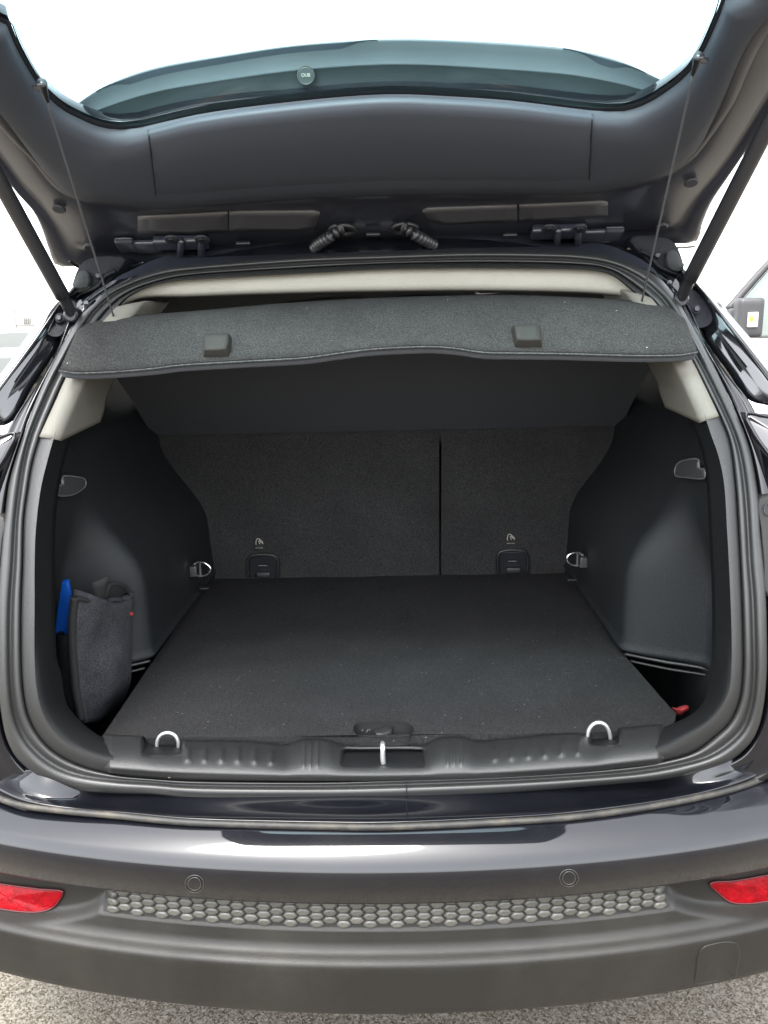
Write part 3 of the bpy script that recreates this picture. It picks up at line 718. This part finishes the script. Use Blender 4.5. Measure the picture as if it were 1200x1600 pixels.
# ================================================================== tailgate
TZ, TY, TS = 1.62, 1.50, .488
TN = Vector((0, -TS, -1)).normalized()               # towards the ground / camera
TV = Vector((0, -1, TS)).normalized()                # from the hinge outwards
TO = Vector((0, TY, TZ))
def T(px, py, h=0.0):
    d = ray(px, py); o = TO+TN*h
    return CAM+d*((o-CAM).dot(TN)/d.dot(TN))
def tl(p): q = p-TO; return (q.x, q.dot(TV), q.dot(TN))
def tw(x, v, h): return TO+Vector((x, 0, 0))+TV*v+TN*h
tgc = (0.0, .38); NT = 300
def tcontour(px_pts, ext):
    """pixel contour laid on the tailgate plane, closed with points (x, v) beyond the picture"""
    pts = [tl(T(*p))[:2] for p in px_pts] + ext
    return polar(pts, tgc, NT)
GE = tcontour([(0,34),(25,81),(45,117),(72,155),(99,178),(126,192),(157,204),(191,208),(230,203),(300,186),(425,168),(600,153),(700,156),(800,163),(925,178),(975,179),(1010,168),(1057,138),(1079,117),(1099,88),(1124,34),(1139,0)],
              [(.475,.45),(.48,.50),(.47,.55),(.42,.585),(.2,.60),(0,.602),(-.2,.60),(-.42,.585),(-.47,.55),(-.48,.50),(-.475,.45)])
GT = tcontour([(0,168),(50,234),(90,286),(112,302),(144,309),(202,316),(245,320),(400,308),(600,298),(800,296),(920,296),(985,285),(1035,268),(1075,243),(1124,162),(1182,34)],
              [(.545,.50),(.55,.62),(.545,.80),(.50,.90),(.3,.93),(0,.935),(-.3,.93),(-.50,.90),(-.545,.80),(-.55,.62),(-.545,.50)])
GO = tcontour([(0,272),(25,305),(50,333),(64,362),(74,392),(88,420),(125,420),(200,420),(300,414),(400,408),(600,398),(800,394),(950,392),(1040,385),(1088,383),(1100,352),(1115,318),(1140,280),(1170,236)],
              [(.61,.42),(.63,.55),(.64,.80),(.62,.98),(.55,1.03),(.3,1.06),(0,1.07),(-.3,1.06),(-.55,1.03),(-.62,.98),(-.64,.80),(-.63,.55),(-.61,.42)])
def trow(a, b, t, h): return [tw(*(a[i].lerp(b[i], t)), h(i) if callable(h) else h) for i in range(NT)]
# inner pressing (painted) from under the trim to the outer edge, then the outer skin
def hsec(i): return 0.0
rows = [trow(GT, GO, t, h) for t, h in ((-.25, .0), (0, .004), (.05, .003), (.12, -.004), (.20, -.004), (.68, -.002), (.74, -.008), (.84, -.006), (.93, .0), (.985, -.004), (1.0, -.012), (1.0, -.03), (.97, -.045), (.9, -.055))]
tg = gridmesh('tailgate', rows, PAINT_IN, car, True)
rows = [trow(GE, GO, t, h) for t, h in ((.93, -.05), (.6, -.058), (.25, -.055), (0.02, -.035), (0.0, -.02))]
gridmesh('outer_skin', rows, PAINT, tg, True)
# trim: centre panel between two seams, one long surround
trim_h = ((0.0, -.006), (.02, .004), (.07, .012), (.2, .019), (.5, .024), (.8, .024), (.92, .019), (.985, .012), (1.0, .002), (1.0, -.01))
ctop = ylin([(180,207),(230,202),(300,185),(425,167),(600,152),(700,155),(800,162),(925,177),(975,178)])
cbot = ylin([(180,320),(245,321),(400,309),(600,299),(800,297),(920,297),(985,290)])
def seamx(side, t): return (231+14*t) if side < 0 else (926-6*t)
rows = []
for t, h in trim_h:
    r = []
    for j in range(81):
        u = j/80; x = seamx(-1, t)+(seamx(1, t)-seamx(-1, t))*u
        e_ = .0022*min(1, 12*min(u, 1-u))
        r.append(T(x, ctop(x)+(cbot(x)-ctop(x))*t, h+.0015+e_))
    rows.append(r)
gridmesh('centre_trim', rows, TGTRIM, tg)
gridmesh('surround_trim', [[tw(*(GE[i].lerp(GT[i], t)), h) for i in range(NT)] for t, h in trim_h], TGTRIM, tg, True)
for sd_ in (-1, 1):
    tube('trim_seam', [T(seamx(sd_, t), ctop(seamx(sd_, t))+(cbot(seamx(sd_, t))-ctop(seamx(sd_, t)))*t, h+.0012) for t, h in trim_h[1:-1]], .0011, DARKM, tg, 6, False, 60)
# outer bead of the trim on the sides
for sg in (-1, 1):
    ids = [i for i in range(NT) if GT[i].x*sg > .40 and .12 < GT[i][1] < .86]
    ids.sort(key=lambda i: GT[i][1])
    bt_ = [ss(.12, .30, GT[i][1]) for i in ids]
    rows = [[tw(*(GT[i].lerp(GO[i], t*(.35+.65*q))), h*q+.004*(1-q)) for i, q in zip(ids, bt_)] for t, h in ((-.10, .016), (-.04, .022), (.10, .020), (.18, .010), (.19, -.004))]
    gridmesh('trim_bead', rows, mat('bead_plastic', (.095, .092, .097), .45), tg)
# glass with its black border and dots
rows = [trow(GE, GE, 0, -.010)]
cpt = Vector(tgc)
def grow(s, h): return [tw(*(cpt+(GE[i]-cpt)*s), h) for i in range(NT)]
v = grow(1.03, -.010)+grow(.8, -.016)+grow(.4, -.022)+[tw(*tgc, -.024)]
f = [(k*NT+i, k*NT+(i+1) % NT, (k+1)*NT+(i+1) % NT, (k+1)*NT+i) for k in (0, 1) for i in range(NT)]+[(2*NT+i, 2*NT+(i+1) % NT, 3*NT) for i in range(NT)]
gl = pydata('rear_window', v, f, GLASS, tg)
def inw(i, w_):
    d = (cpt-GE[i]); return GE[i]+d.normalized()*w_
def fw(i): return .004+.0125*ss(.30, .22, GE[i][1])*ss(.45, .40, abs(GE[i].x))
fr_ = [[tw(*inw(i, -.012), -.0085) for i in range(NT)], [tw(*inw(i, fw(i)), -.0085) for i in range(NT)]]
gridmesh('window_border', fr_, FRIT, gl, True)
dv = []; df = []
dense = cr([tuple(p) for p in GE], 1500, True)
for i, p in enumerate(dense):
    if abs(p.x) < .36 or p[1] > .6: continue
    d = (cpt-p).normalized(); t_ = Vector((-d.y, d.x))
    for k, (o_, s_) in enumerate(((.0062, .0009), (.0085, .0007))):
        c = p+d*o_+t_*(.0009*(k % 2)); b_ = len(dv)
        for a, bb in ((-1, -1), (1, -1), (1, 1), (-1, 1)): dv.append(tw(*(c+d*a*s_+t_*bb*s_), -.0083))
        df.append((b_, b_+1, b_+2, b_+3))
dots = pydata('border_dots', dv, df, FRIT, gl, False); dots['kind'] = 'stuff'
# spoiler standing behind the glass
stop = ylin([(70,200),(99,178),(150,141),(200,118),(250,103),(350,85),(450,70),(550,62),(600,60),(650,60),(750,64),(850,71),(900,77),(975,97),(1025,120),(1058,136),(1090,158)])
sx = [70+(1090-70)*i/120 for i in range(121)]
sp_base = ylin([(70,235),(150,225),(300,196),(600,166),(800,176),(1000,190),(1090,190)])
def spY(x): return 1.245+.10*((x-585)/500)**2*.6
rows = []
for t, dy in ((0, .03), (.35, .024), (.36, .0225), (.60, .014), (.605, .0115), (.63, .0115), (.85, .005), (.95, .001), (.99, .0), (1.0, .004), (1.0, .02), (.98, .07)):
    rows.append([atY(x, sp_base(x)+(stop(x)-sp_base(x))*t, spY(x)+dy) for x in sx])
spo = gridmesh('spoiler', rows, SPOIL, tg)
def spat(px, py):
    t = (sp_base(px)-py)/(sp_base(px)-stop(px)); ts = [0, .35, .36, .60, .605, .63, .85, .95, 1.0]; ds = [.03, .024, .0225, .014, .0115, .0115, .005, .001, .004]
    for a, b, c, d in zip(ts, ts[1:], ds, ds[1:]):
        if a <= t <= b: return spY(px)+c+(d-c)*(t-a)/(b-a)
    return spY(px)+.02
# dark end stripes along the spoiler lip
for xa, xb in ((150, 590), (880, 1010)):
    ids = [xa+(xb-xa)*i/40 for i in range(41)]
    rows = [[atY(x, stop(x)+dd*(.35+.65*ss(xa, xa+60, x)*ss(xb, xb-60, x)), spY(x)+.0005+(dd/90)*.05-.004) for x in ids] for dd in (4, 10, 17)]
    gridmesh('spoiler_lip', rows, mat('spoiler_lip_grey', (.17, .19, .24), .3), spo)
c = atY(478, 118, spat(478, 118)-.007)
dn = Vector((0, -1, -.15)).normalized()
dc = cyl('round_cap', c+Vector((0, .004, 0)), dn, .0118, .006, DISC, spo, 36, .0014)
tube('cap_rim', [c+Vector((.0122*math.cos(a), -.001, .0122*math.sin(a))) for a in [i*math.pi/12 for i in range(24)]], .0009, CLIPM, dc, 6, True, 60)
fc = bpy.data.curves.new('cap_text', 'FONT'); fc.body = 'OUB'; fc.size = .0062; fc.align_x = 'CENTER'; fc.align_y = 'CENTER'; fc.extrude = .0002; fc.offset = .0002
fo_ = bpy.data.objects.new('cap_text', fc); COL.objects.link(fo_)
me = bpy.data.meshes.new_from_object(fo_.evaluated_get(bpy.context.evaluated_depsgraph_get())); bpy.data.objects.remove(fo_)
rot = Matrix.Rotation(R(90+8), 4, 'X')
me.transform(Matrix.Translation(c+dn*.0026) @ rot); me.materials.clear()
link('cap_text', me, LABELW, dc, False)
# hinge side details on the pressing
def tbox(px, py, sx_, sv, sh, mt, nm, h=.004, bev=.003, rz=0):
    rot = Matrix((Vector((1, 0, 0)), TV, TN)).transposed().to_3x3() @ Matrix.Rotation(rz, 3, 'Z')
    return box(nm, T(px, py, h), (sx_, sv, sh), mt, tg, bev, rot)
for (cx, cy) in ((283, 379), (872, 362)):
    hg = tbox(cx, cy, .10, .030, .016, PAINT_IN, 'hinge', .006, .005)
    for dx in (-14, 33):
        cyl('hinge_bolt', T(cx+dx, cy-6, .018), TN, .009, .006, DARKM, hg, 6, .001)
        cyl('hinge_washer', T(cx+dx, cy-6, .0145), TN, .014, .004, PAINT_IN, hg, 20, .001)
    for dx in (0, 32):
        tube('hinge_arm', [T(cx+dx, cy-4, .016), T(cx+dx-1, cy+10, .020), T(cx+dx-1, cy+24, .006)], .0065, PAINT_IN, hg, 8)
    tbox(cx+52*(1 if cx > 600 else -1), cy+6, .050, .034, .010, PAINT_IN, 'pressing_pad', .004, .004)
    tbox(cx+85*(1 if cx > 600 else -1), cy+4, .036, .04, .012, PAINT_IN, 'pressing_pad', .004, .006)
for (cx, cy) in ((380, 380), (797, 367), (583, 366)): tbox(cx, cy, .028, .007, .008, DARKM, 'rubber_plug', .006, .003)
for (pts) in ([(533,358),(524,364),(512,372),(497,382),(484,394)], [(631,356),(641,362),(655,370),(671,379),(688,388)]):
    P = [T(x, y, .012+.012*math.sin(i)) for i, (x, y) in enumerate(pts)]
    n = 150
    bt = tube('wiring_boot', P, lambda t: .0078+.0036*math.sin(t*2*math.pi*11), mat('boot_rubber', (.03, .031, .034), .38), tg, 14, False, n)
    x, y = pts[0]
    cc = [T(x+19*math.cos(a)*1.0+ (2 if x < 600 else 2), y+1-7*max(math.sin(a), -.9), .006) for a in [math.pi*2*i/20 for i in range(20)]]
    tube('boot_collar', cc, .005, mat('collar_rubber', (.03, .031, .034), .4), bt, 8, True, 60)
# reflection bands on the glossy pressing above the hinges, painted as lighter flush strips
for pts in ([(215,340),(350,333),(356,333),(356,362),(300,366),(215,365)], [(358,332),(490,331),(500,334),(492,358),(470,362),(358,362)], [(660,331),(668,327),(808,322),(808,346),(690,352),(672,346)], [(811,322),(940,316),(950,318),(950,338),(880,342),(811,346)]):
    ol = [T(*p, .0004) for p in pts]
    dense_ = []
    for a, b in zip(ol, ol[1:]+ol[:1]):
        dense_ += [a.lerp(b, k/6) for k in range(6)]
    patch('reflection_strip', dense_, mat('reflection_tone', (.105, .102, .108), .4, coat=.3, coat_rough=.2), tg, .0002, TN, .004, (1, .6, .3))
for (x, y) in ((140, 384), (1034, 352)):
    cyl('tailgate_stud', T(x, y, .006), TN, .011, .006, PAINT_IN, tg, 18, .002)
for (x, y) in ((92, 325), (1080, 284)):
    cyl('tailgate_plug', T(x, y, .0), TN, .012, .004, PAINT_IN, tg, 18, .0015)
tube('edge_cable', [T(*p, .014) for p in ((108,408),(125,418),(150,424),(180,423),(205,416),(225,410))], .003, DARKM, tg, 8)
tube('edge_cable', [T(*p, .012) for p in ((980,389),(1010,386),(1040,386),(1065,387),(1086,385))], .0022, mat('worn_edge', (.22, .19, .14), .6), tg, 8)

# ---- gas struts
for pts in (((113, 492), (98, 463), (-75, 148)), ((1063, 468), (1078, 436), (1262, 76))):
    a = onop(*pts[0], -.004); a2 = atY(*pts[1], a.y-.035)
    e = T(*pts[2], .035)
    gs = tube('gas_strut', [a2, a2.lerp(e, .3), a2.lerp(e, .7), e], .0125, STRUTM, car, 16, False, 20)
    tube('strut_end', [a, a.lerp(a2, .5), a2.lerp(e, .03)], .0098, STRUTM, gs, 12, False, 10)
    cyl('ball_stud', a+Vector((0, .02, 0)), (0, -1, 0), .013, .03, DARKM, gs, 16, .003)

# ================================================================== things in the boot
# parcel shelf: flap, crest, panel running down to the seat backs
edge = ylin([(92,579),(100,581),(118,583),(180,581),(240,576),(280,571),(380,565),(480,559),(530,552),(580,546),(630,543),(680,542),(715,545),(755,551),(800,552),(880,553),(1000,556),(1060,555),(1080,553),(1090,550)])
crest = ylin([(125,506),(135,501),(150,498),(200,493),(300,486),(450,473),(600,465),(700,462),(800,461),(950,467),(1030,473),(1052,478),(1066,487)])
shelf = empty('parcel_shelf', atY(591, 545, 1.60)*1, 'grey carpet parcel shelf lifted on two cords', 'parcel shelf')
ns = 160; rows = []
def shelf_row(t, Y):
    r = []
    for i in range(ns+1):
        u = i/ns; xa = 92+(1090-92)*u; xb = 125+(1066-125)*u
        x = xa+(xb-xa)*t**1.0; ye = edge(xa); yc = crest(xb); y = ye+(yc-ye)*t
        r.append(atY(x, y, Y))
    return r
for t, Y in ((0, 1.312), (0.012, 1.300), (.04, 1.298), (.15, 1.306), (.35, 1.322), (.55, 1.342), (.75, 1.366), (.88, 1.386), (.95, 1.402), (1.0, 1.424)):
    rows.append(shelf_row(t, Y))
last = rows[-1]; fr = [Vector((-.60+1.20*i/ns, 2.00, 1.185)) for i in range(ns+1)]
for t in (.06, .25, .6, 1.0): rows.append([last[i].lerp(fr[i], t)+Vector((0, 0, .008*math.sin(math.pi*t))) for i in range(ns+1)])
bot = [[p+Vector((0, .012, -.012)) for p in rows[k]] for k in range(len(rows)-1, -1, -1)]
allr = rows+[[p+Vector((0, 0, -.014)) for p in rows[-1]]]
low_ = []
for k in range(len(rows)-2, 1, -1):
    t = k/len(rows); low_.append([Vector((p.x, p.y+.010, p.z-.014)) for p in rows[k]])
allr2 = [allr[-1]]+low_+[rows[0]]
sh = gridmesh('shelf_panel', allr, SHELFC, shelf)
gridmesh('shelf_underside', allr2, UNDERM, shelf)
tube('shelf_edge', [p+Vector((0, -.001, -.001)) for p in rows[1][::4]], .0016, mat('edge_piping', (.075, .08, .08), .9, fiber=300), sh, 6, False, 200)
flapY = ylin([(0, 1.300), (.15, 1.306), (.35, 1.322), (.55, 1.342), (.75, 1.366), (1, 1.424)])
def onsh(x, y, off=0):
    t = (edge(x)-y)/(edge(x)-crest(x)); return atY(x, y, flapY(t)-off)
for (pts, cut) in (([(318,529),(340,527),(362,527),(361,545),(357,555),(340,557),(318,557)], 1), ([(799,514),(822,513),(844,513),(847,541),(825,542),(805,541),(802,530)], -1)):
    hp = []
    d_ = [Vector(p) for p in pts]; dense_ = []
    for a, b in zip(d_, d_[1:]+d_[:1]): dense_ += [a.lerp(b, k/6) for k in range(6)]
    gp = patch('lift_grip', [onsh(p.x, p.y, .003) for p in dense_], mat('grip_plastic', (.036, .035, .031), .65, spec=.2), shelf, .013, Vector((0, -.7, .7)), .012, (1, .985, .88, .84, .5), .14)
    gp.name = 'lift_grip'
# cords
for (top_, botp) in (((74, 160), (178, 494)), ((1083, 118), (1003, 468))):
    a = T(*top_, .03); b = onsh(botp[0], botp[1], 0)
    b = atY(botp[0], botp[1]+2, 1.405)
    mid = a.lerp(b, .55)+Vector((0, .004, -.006))
    cr_ = tube('shelf_cord', [a, a.lerp(b, .25), mid, b], .0017, CORD, shelf, 8, False, 30)
    k = 1 if top_[0] < 600 else -1
    tk = [T(top_[0]-k*12, top_[1]-32, .030), T(top_[0]-k*7, top_[1]-20, .030), a]
    rt = []
    tube('cord_clip', [T(top_[0]-k*9, top_[1]-31, .031), T(top_[0]-k*5, top_[1]-16, .031), T(top_[0], top_[1]-2, .031)], lambda t: .0072-.004*t, STRUTM, cr_, 8, False, 16)
    tube('clip_pin', [T(top_[0]-k*20, top_[1]-24, .024), T(top_[0]-k*8, top_[1]-24, .032)], .004, STRUTM, cr_, 8, False, 8)

# floor board with a finger pull
fb = empty('floor_board', (0, 1.63, .745), 'flat black carpeted boot floor board with oval finger pull', 'floor board')
outl = []
for (x, y) in ((-.480, 1.20), (-.488, 1.5), (-.495, 1.8), (-.497, 2.066), (.500, 2.066), (.497, 1.8), (.492, 1.5), (.508, 1.29), (.512, 1.262), (.500, 1.235), (.48, 1.20)): outl.append(Vector((x, y, .76)))
oc = cr([(552,1140),(556,1131),(575,1128),(600,1128),(628,1128),(642,1133),(646,1141),(640,1150),(620,1153),(600,1153.5),(575,1152),(558,1149)], 40, True)
hole = [atZ(p.x, p.y, .76) for p in oc]
def densify(L, k):
    o = []
    for a, b in zip(L, L[1:]+L[:1]): o += [a.lerp(b, j/k) for j in range(k)]
    return o
outl = densify(outl, 6)
me = bpy.data.meshes.new('carpet_panel'); bm = bmesh.new(); es = []
for loop in (outl, hole):
    vs = [bm.verts.new(p) for p in loop]
    es += [bm.edges.new((vs[i], vs[(i+1) % len(vs)])) for i in range(len(vs))]
bmesh.ops.triangle_fill(bm, edges=es, use_beauty=True)
ex = bmesh.ops.extrude_face_region(bm, geom=bm.faces[:])
for e in ex['geom']:
    if isinstance(e, bmesh.types.BMVert): e.co.z -= .022
bmesh.ops.recalc_face_normals(bm, faces=bm.faces); bm.to_mesh(me); bm.free()
cp = link('carpet_panel', me, CARPET, fb, False)
bv = cp.modifiers.new('bev', 'BEVEL'); bv.width = .004; bv.segments = 2; bv.limit_method = 'ANGLE'; bv.angle_limit = R(60)
hc = sum(hole, Vector())/len(hole)
rows = [[hc+(p-hc)*s_+Vector((0, 0, z)) for p in hole] for s_, z in ((1.02, .0008), (1.0, .0014), (.97, -.001), (.93, -.014), (.6, -.016), (.05, -.016))]
dish = gridmesh('finger_pull', rows, PULLM, fb, True)
pf = [atZ(x, y, .752) for x, y in ((583,1140),(597,1139),(612,1129),(615,1131),(612,1142),(597,1147),(588,1146))]
patch('pull_flap', densify(pf, 4), TRIM, dish, .003, Vector((0, 0, 1)), .008)
for (x, y) in ((562, 1138), (566, 1142), (571, 1137), (577, 1141), (573, 1144)):
    tube('pull_mark', [atZ(x, y, .7465), atZ(x+2, y-4, .7465)], .0007, GREYT, dish, 5, False, 4)

# felt bag standing in the pocket on the driver's side... left pocket
def zrow(pts, n): return cr(pts, n)
E_ = [(118,932),(115,960),(114,991),(117,1040),(121,1080),(127,1112),(131,1130)]
R_ = [(203,925),(205,940),(201,968),(201,1029),(196,1078),(182,1098),(168,1114)]
L_ = [(92,990),(90,1010),(89,1030),(90,1060),(96,1085),(106,1104),(120,1120)]
n = 26
e3 = [atY(p.x, p.y, 1.315) for p in cr(E_, n)]
r3 = [atY(p.x, p.y, 1.47) for p in cr(R_, n)]
l3 = [atY(p.x, p.y, 1.335) for p in cr(L_, n)]
bag = empty('felt_bag', (-.545, 1.40, .60), 'grey felt bag with black binding standing in the side pocket', 'bag')
m_ = 18; rows = []
for i in range(n):
    t = i/(n-1); r = []
    for j in range(m_+1):
        u = j/m_; p = e3[i].lerp(r3[i], u)
        nrm = Vector((.6, -.8, 0))
        p = p+nrm*(.010*math.sin(math.pi*u)+.004*math.sin(7*u+5*t)*math.sin(math.pi*u)+.004*math.sin(11*t+2*u)*math.sin(math.pi*u))
        if i == 0: p.z += .014*math.sin(math.pi*u*1.2+1.9)*1.0
        r.append(p)
    rows.append(r)
front = gridmesh('bag_front', rows, FELT, bag); solid(front, .012, 1)
front.modifiers['solid'].offset = 0
e4 = [atY(p.x, p.y, 1.318) for p in cr([(107,992),(109,1020),(113,1050),(119,1085),(126,1112),(131,1130)], n)]
rows = [[l3[i].lerp(e4[i], u)+Vector((0, -.006*math.sin(math.pi*u), 0)) for u in (0, .25, .5, .75, 1)] for i in range(n)]
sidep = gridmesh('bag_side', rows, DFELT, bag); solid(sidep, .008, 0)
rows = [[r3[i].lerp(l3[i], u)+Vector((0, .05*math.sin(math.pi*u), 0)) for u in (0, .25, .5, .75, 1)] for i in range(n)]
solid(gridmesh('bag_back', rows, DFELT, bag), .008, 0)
tube('binding', [p+Vector((0, -.004, 0)) for p in e3[::3]], .0075, WEB, bag, 8, False, 60)
tube('binding', [p+Vector((.003, -.002, 0)) for p in r3[::3]], .0045, WEB, bag, 8, False, 60)
tp_ = [atY(x, y, Y) for x, y, Y in ((120,934,1.31),(135,938,1.33),(150,944,1.36),(163,930,1.39),(172,914,1.41),(185,913,1.43),(198,920,1.46),(205,934,1.475))]
tube('binding', tp_, .005, WEB, bag, 8, False, 60)
stp = [[(143,910),(150,908),(160,904),(170,900)], [(146,922),(154,919),(162,915),(168,912)], [(146,932),(153,934),(160,930),(165,926)], [(149,941),(153,946),(158,944),(162,938)]]
rows = [[atY(x, y, 1.345+.006*k+.004*j) for j, (x, y) in enumerate(r)] for k, r in enumerate(stp)]
solid(gridmesh('strap', rows, WEB, bag), .004, 0)
tgp = atY(205, 959, 1.46); box('red_tag', tgp, (.008, .003, .006), REDC, bag, .0005)
# blue folder in the bag
bl = [atY(x, y, 1.345) for x, y in ((97,910),(105,910),(110,936),(110,1012),(84,1012),(89,960))]
bo = patch('blue_folder', densify(bl, 4), BLUE, None, .002, Vector((.2, -1, 0)), .018, (1, .97, .5))
tag(bo, 'bright blue card folder tucked behind the grey felt bag', 'folder')
# black cover flap behind the bag top (wheel housing bulge)
# red rag in the right hand well
rp = [(1052,1106),(1060,1108),(1067,1105),(1076,1103),(1077,1108),(1070,1114),(1064,1118),(1058,1116)]
ol = [atY(x, y, 1.315) for x, y in rp]
rg = patch('red_rag', densify(ol, 3), REDC, None, .008, Vector((-.2, -.9, .4)), .03, (1, .9, .6, .3)); tag(rg, 'small crumpled red rag in the side well beside the floor board', 'rag')
cb = patch('crumb', [onop(265+3*math.cos(a), 1213+3*math.sin(a)*(1+.2*math.cos(3*a)), -.006) for a in [i*math.pi/5 for i in range(10)]], mat('crumb', (.6, .42, .28), .8), None, .002, Vector((0, -1, .4)), .004)
tag(cb, 'tiny tan crumb on the sill below the hook nearest the felt bag', 'crumb')

# ================================================================== surroundings
# white van to the right, side on, its nose to the left
van = empty('van', (5.2, 7.0, 0), 'white van with a grey door mirror parked beyond the tailgate', 'van')
VY = 6.3
def vp(px, py): p = atY(px, py, VY); return (p.x, p.z)
apx, apz = vp(1143, 480); tpx, tpz = vp(1216, 400)
x0 = apx
body = [(x0-1.15, .35), (x0-1.2, .75), (x0-1.1, 1.02), (x0-.15, apz-.06), (x0-.02, apz-.02), (tpx+.05, tpz+.02), (tpx+.5, tpz+.42), (tpx+.9, tpz+.5), (x0+4.6, tpz+.5), (x0+4.7, 1.2), (x0+4.7, .35)]
rows = []
for Y, s_ in ((VY, 1.0), (VY+.02, 1.0), (VY+1.9, 1.0)):
    rows.append([Vector((x, Y, z)) for x, z in body])
vb = gridmesh('van_body', rows, WHITEP, van, True, False, True)
win = [vp(1148, 482), vp(1205, 416), vp(1225, 400), (vp(1225,400)[0]+.5, tpz+.35), (vp(1225,400)[0]+.55, vp(1200,530)[1]), vp(1185, 528), vp(1160,500)]
patch('door_window', densify([Vector((x, VY-.012, z)) for x, z in win], 5), mat('van_glass', (.33, .40, .37), .08, coat=.5), van, 0, Vector((0, -1, 0)), .01)
a1 = [Vector((*vp(1136, 484), 0)), Vector((*vp(1200, 412), 0)), Vector((*vp(1235, 380), 0))]
tube('window_pillar', [Vector((p[0], VY-.014, p[1])) for p in a1], .03, GREYP, van, 8)
def vbox(px0, py0, px1, py1, Y, d, mt, nm, bev=.03):
    a = atY(px0, py0, Y); b = atY(px1, py1, Y)
    return box(nm, ((a.x+b.x)/2, Y, (a.z+b.z)/2), (abs(b.x-a.x), d, abs(a.z-b.z)), mt, van, bev, None, True, 4)
mr = vbox(1151, 466, 1186, 528, VY-.25, .14, GREYP, 'door_mirror', .05)
vbox(1140, 482, 1162, 516, VY-.16, .10, GREYP, 'mirror_arm', .03)
vbox(1169, 488, 1183, 511, VY-.325, .02, mat('mirror_glass', (.85, .86, .86), .15), 'mirror_glass', .006)
vbox(1172, 494, 1177, 502, VY-.338, .004, YEL, 'mirror_sticker', .001)
for dx in (-.55, 3.6):
    cyl('van_wheel', (x0+dx, VY-.03, .36), (0, 1, 0), .36, .22, TYRE, van, 28, .03)
# far parked cars and railing on the left
def far_car(px, py, Y, label):
    p = atY(px, py, Y); c = empty('parked_car', (p.x, Y, 0), label, 'car', None)
    h = p.z
    pr = [(-2.1, .3), (-2.15, .75), (-1.7, .92), (-.9, h-.03), (-.3, h), (.7, h), (1.3, h-.1), (2.0, 1.0), (2.1, .85), (2.1, .3)]
    rows = [[Vector((p.x+x, Y+yy, z if z < 1 else z)) for x, z in pr] for yy in (-.85, .85)]
    gridmesh('car_body', rows, WHITEP, c, True, False, True)
    wz = max(.98, h-.42)
    patch('side_glass', densify([Vector((p.x+x, Y-.862, z)) for x, z in ((-1.25, wz), (-.8, h-.08), (.6, h-.07), (1.2, h-.15), (1.5, wz))], 4), VGLS, c, 0, Vector((0, -1, 0)), .01)
    for dx in (-1.3, 1.3): cyl('car_wheel', (p.x+dx, Y-.87, .32), (0, 1, 0), .32, .2, TYRE, c, 24, .03)
VGLS = mat('far_glass', (.25, .27, .26), .15)
far_car(30, 514, 17.0, 'white parked car standing before the pale railing')
far_car(10, 545, 9.0, 'white parked car between the black hatchback and the other white car')
rl = empty('railing', atY(36, 500, 26)*1, 'pale railing with two posts and a small gate', 'railing')
def rp_(px, py): return atY(px, py, 26)
tube('top_rail', [rp_(x, 485+x*.03) for x in (-30, 10, 36, 62)], .022, CREAM, rl, 6, False, 8)
tube('bottom_rail', [rp_(x, 507+x*.02) for x in (-30, 10, 36, 62)], .03, CREAM, rl, 6, False, 8)
for x in (-20, 21, 62):
    p = rp_(x, 486); tube('post', [Vector((p.x, 26, 0)), p], .05, CREAM, rl, 6, False, 4)
for x in (38, 41, 44, 47):
    a, b = rp_(x, 495), rp_(x, 509); tube('baluster', [a, b], .03, CREAM, rl, 6, False, 4)
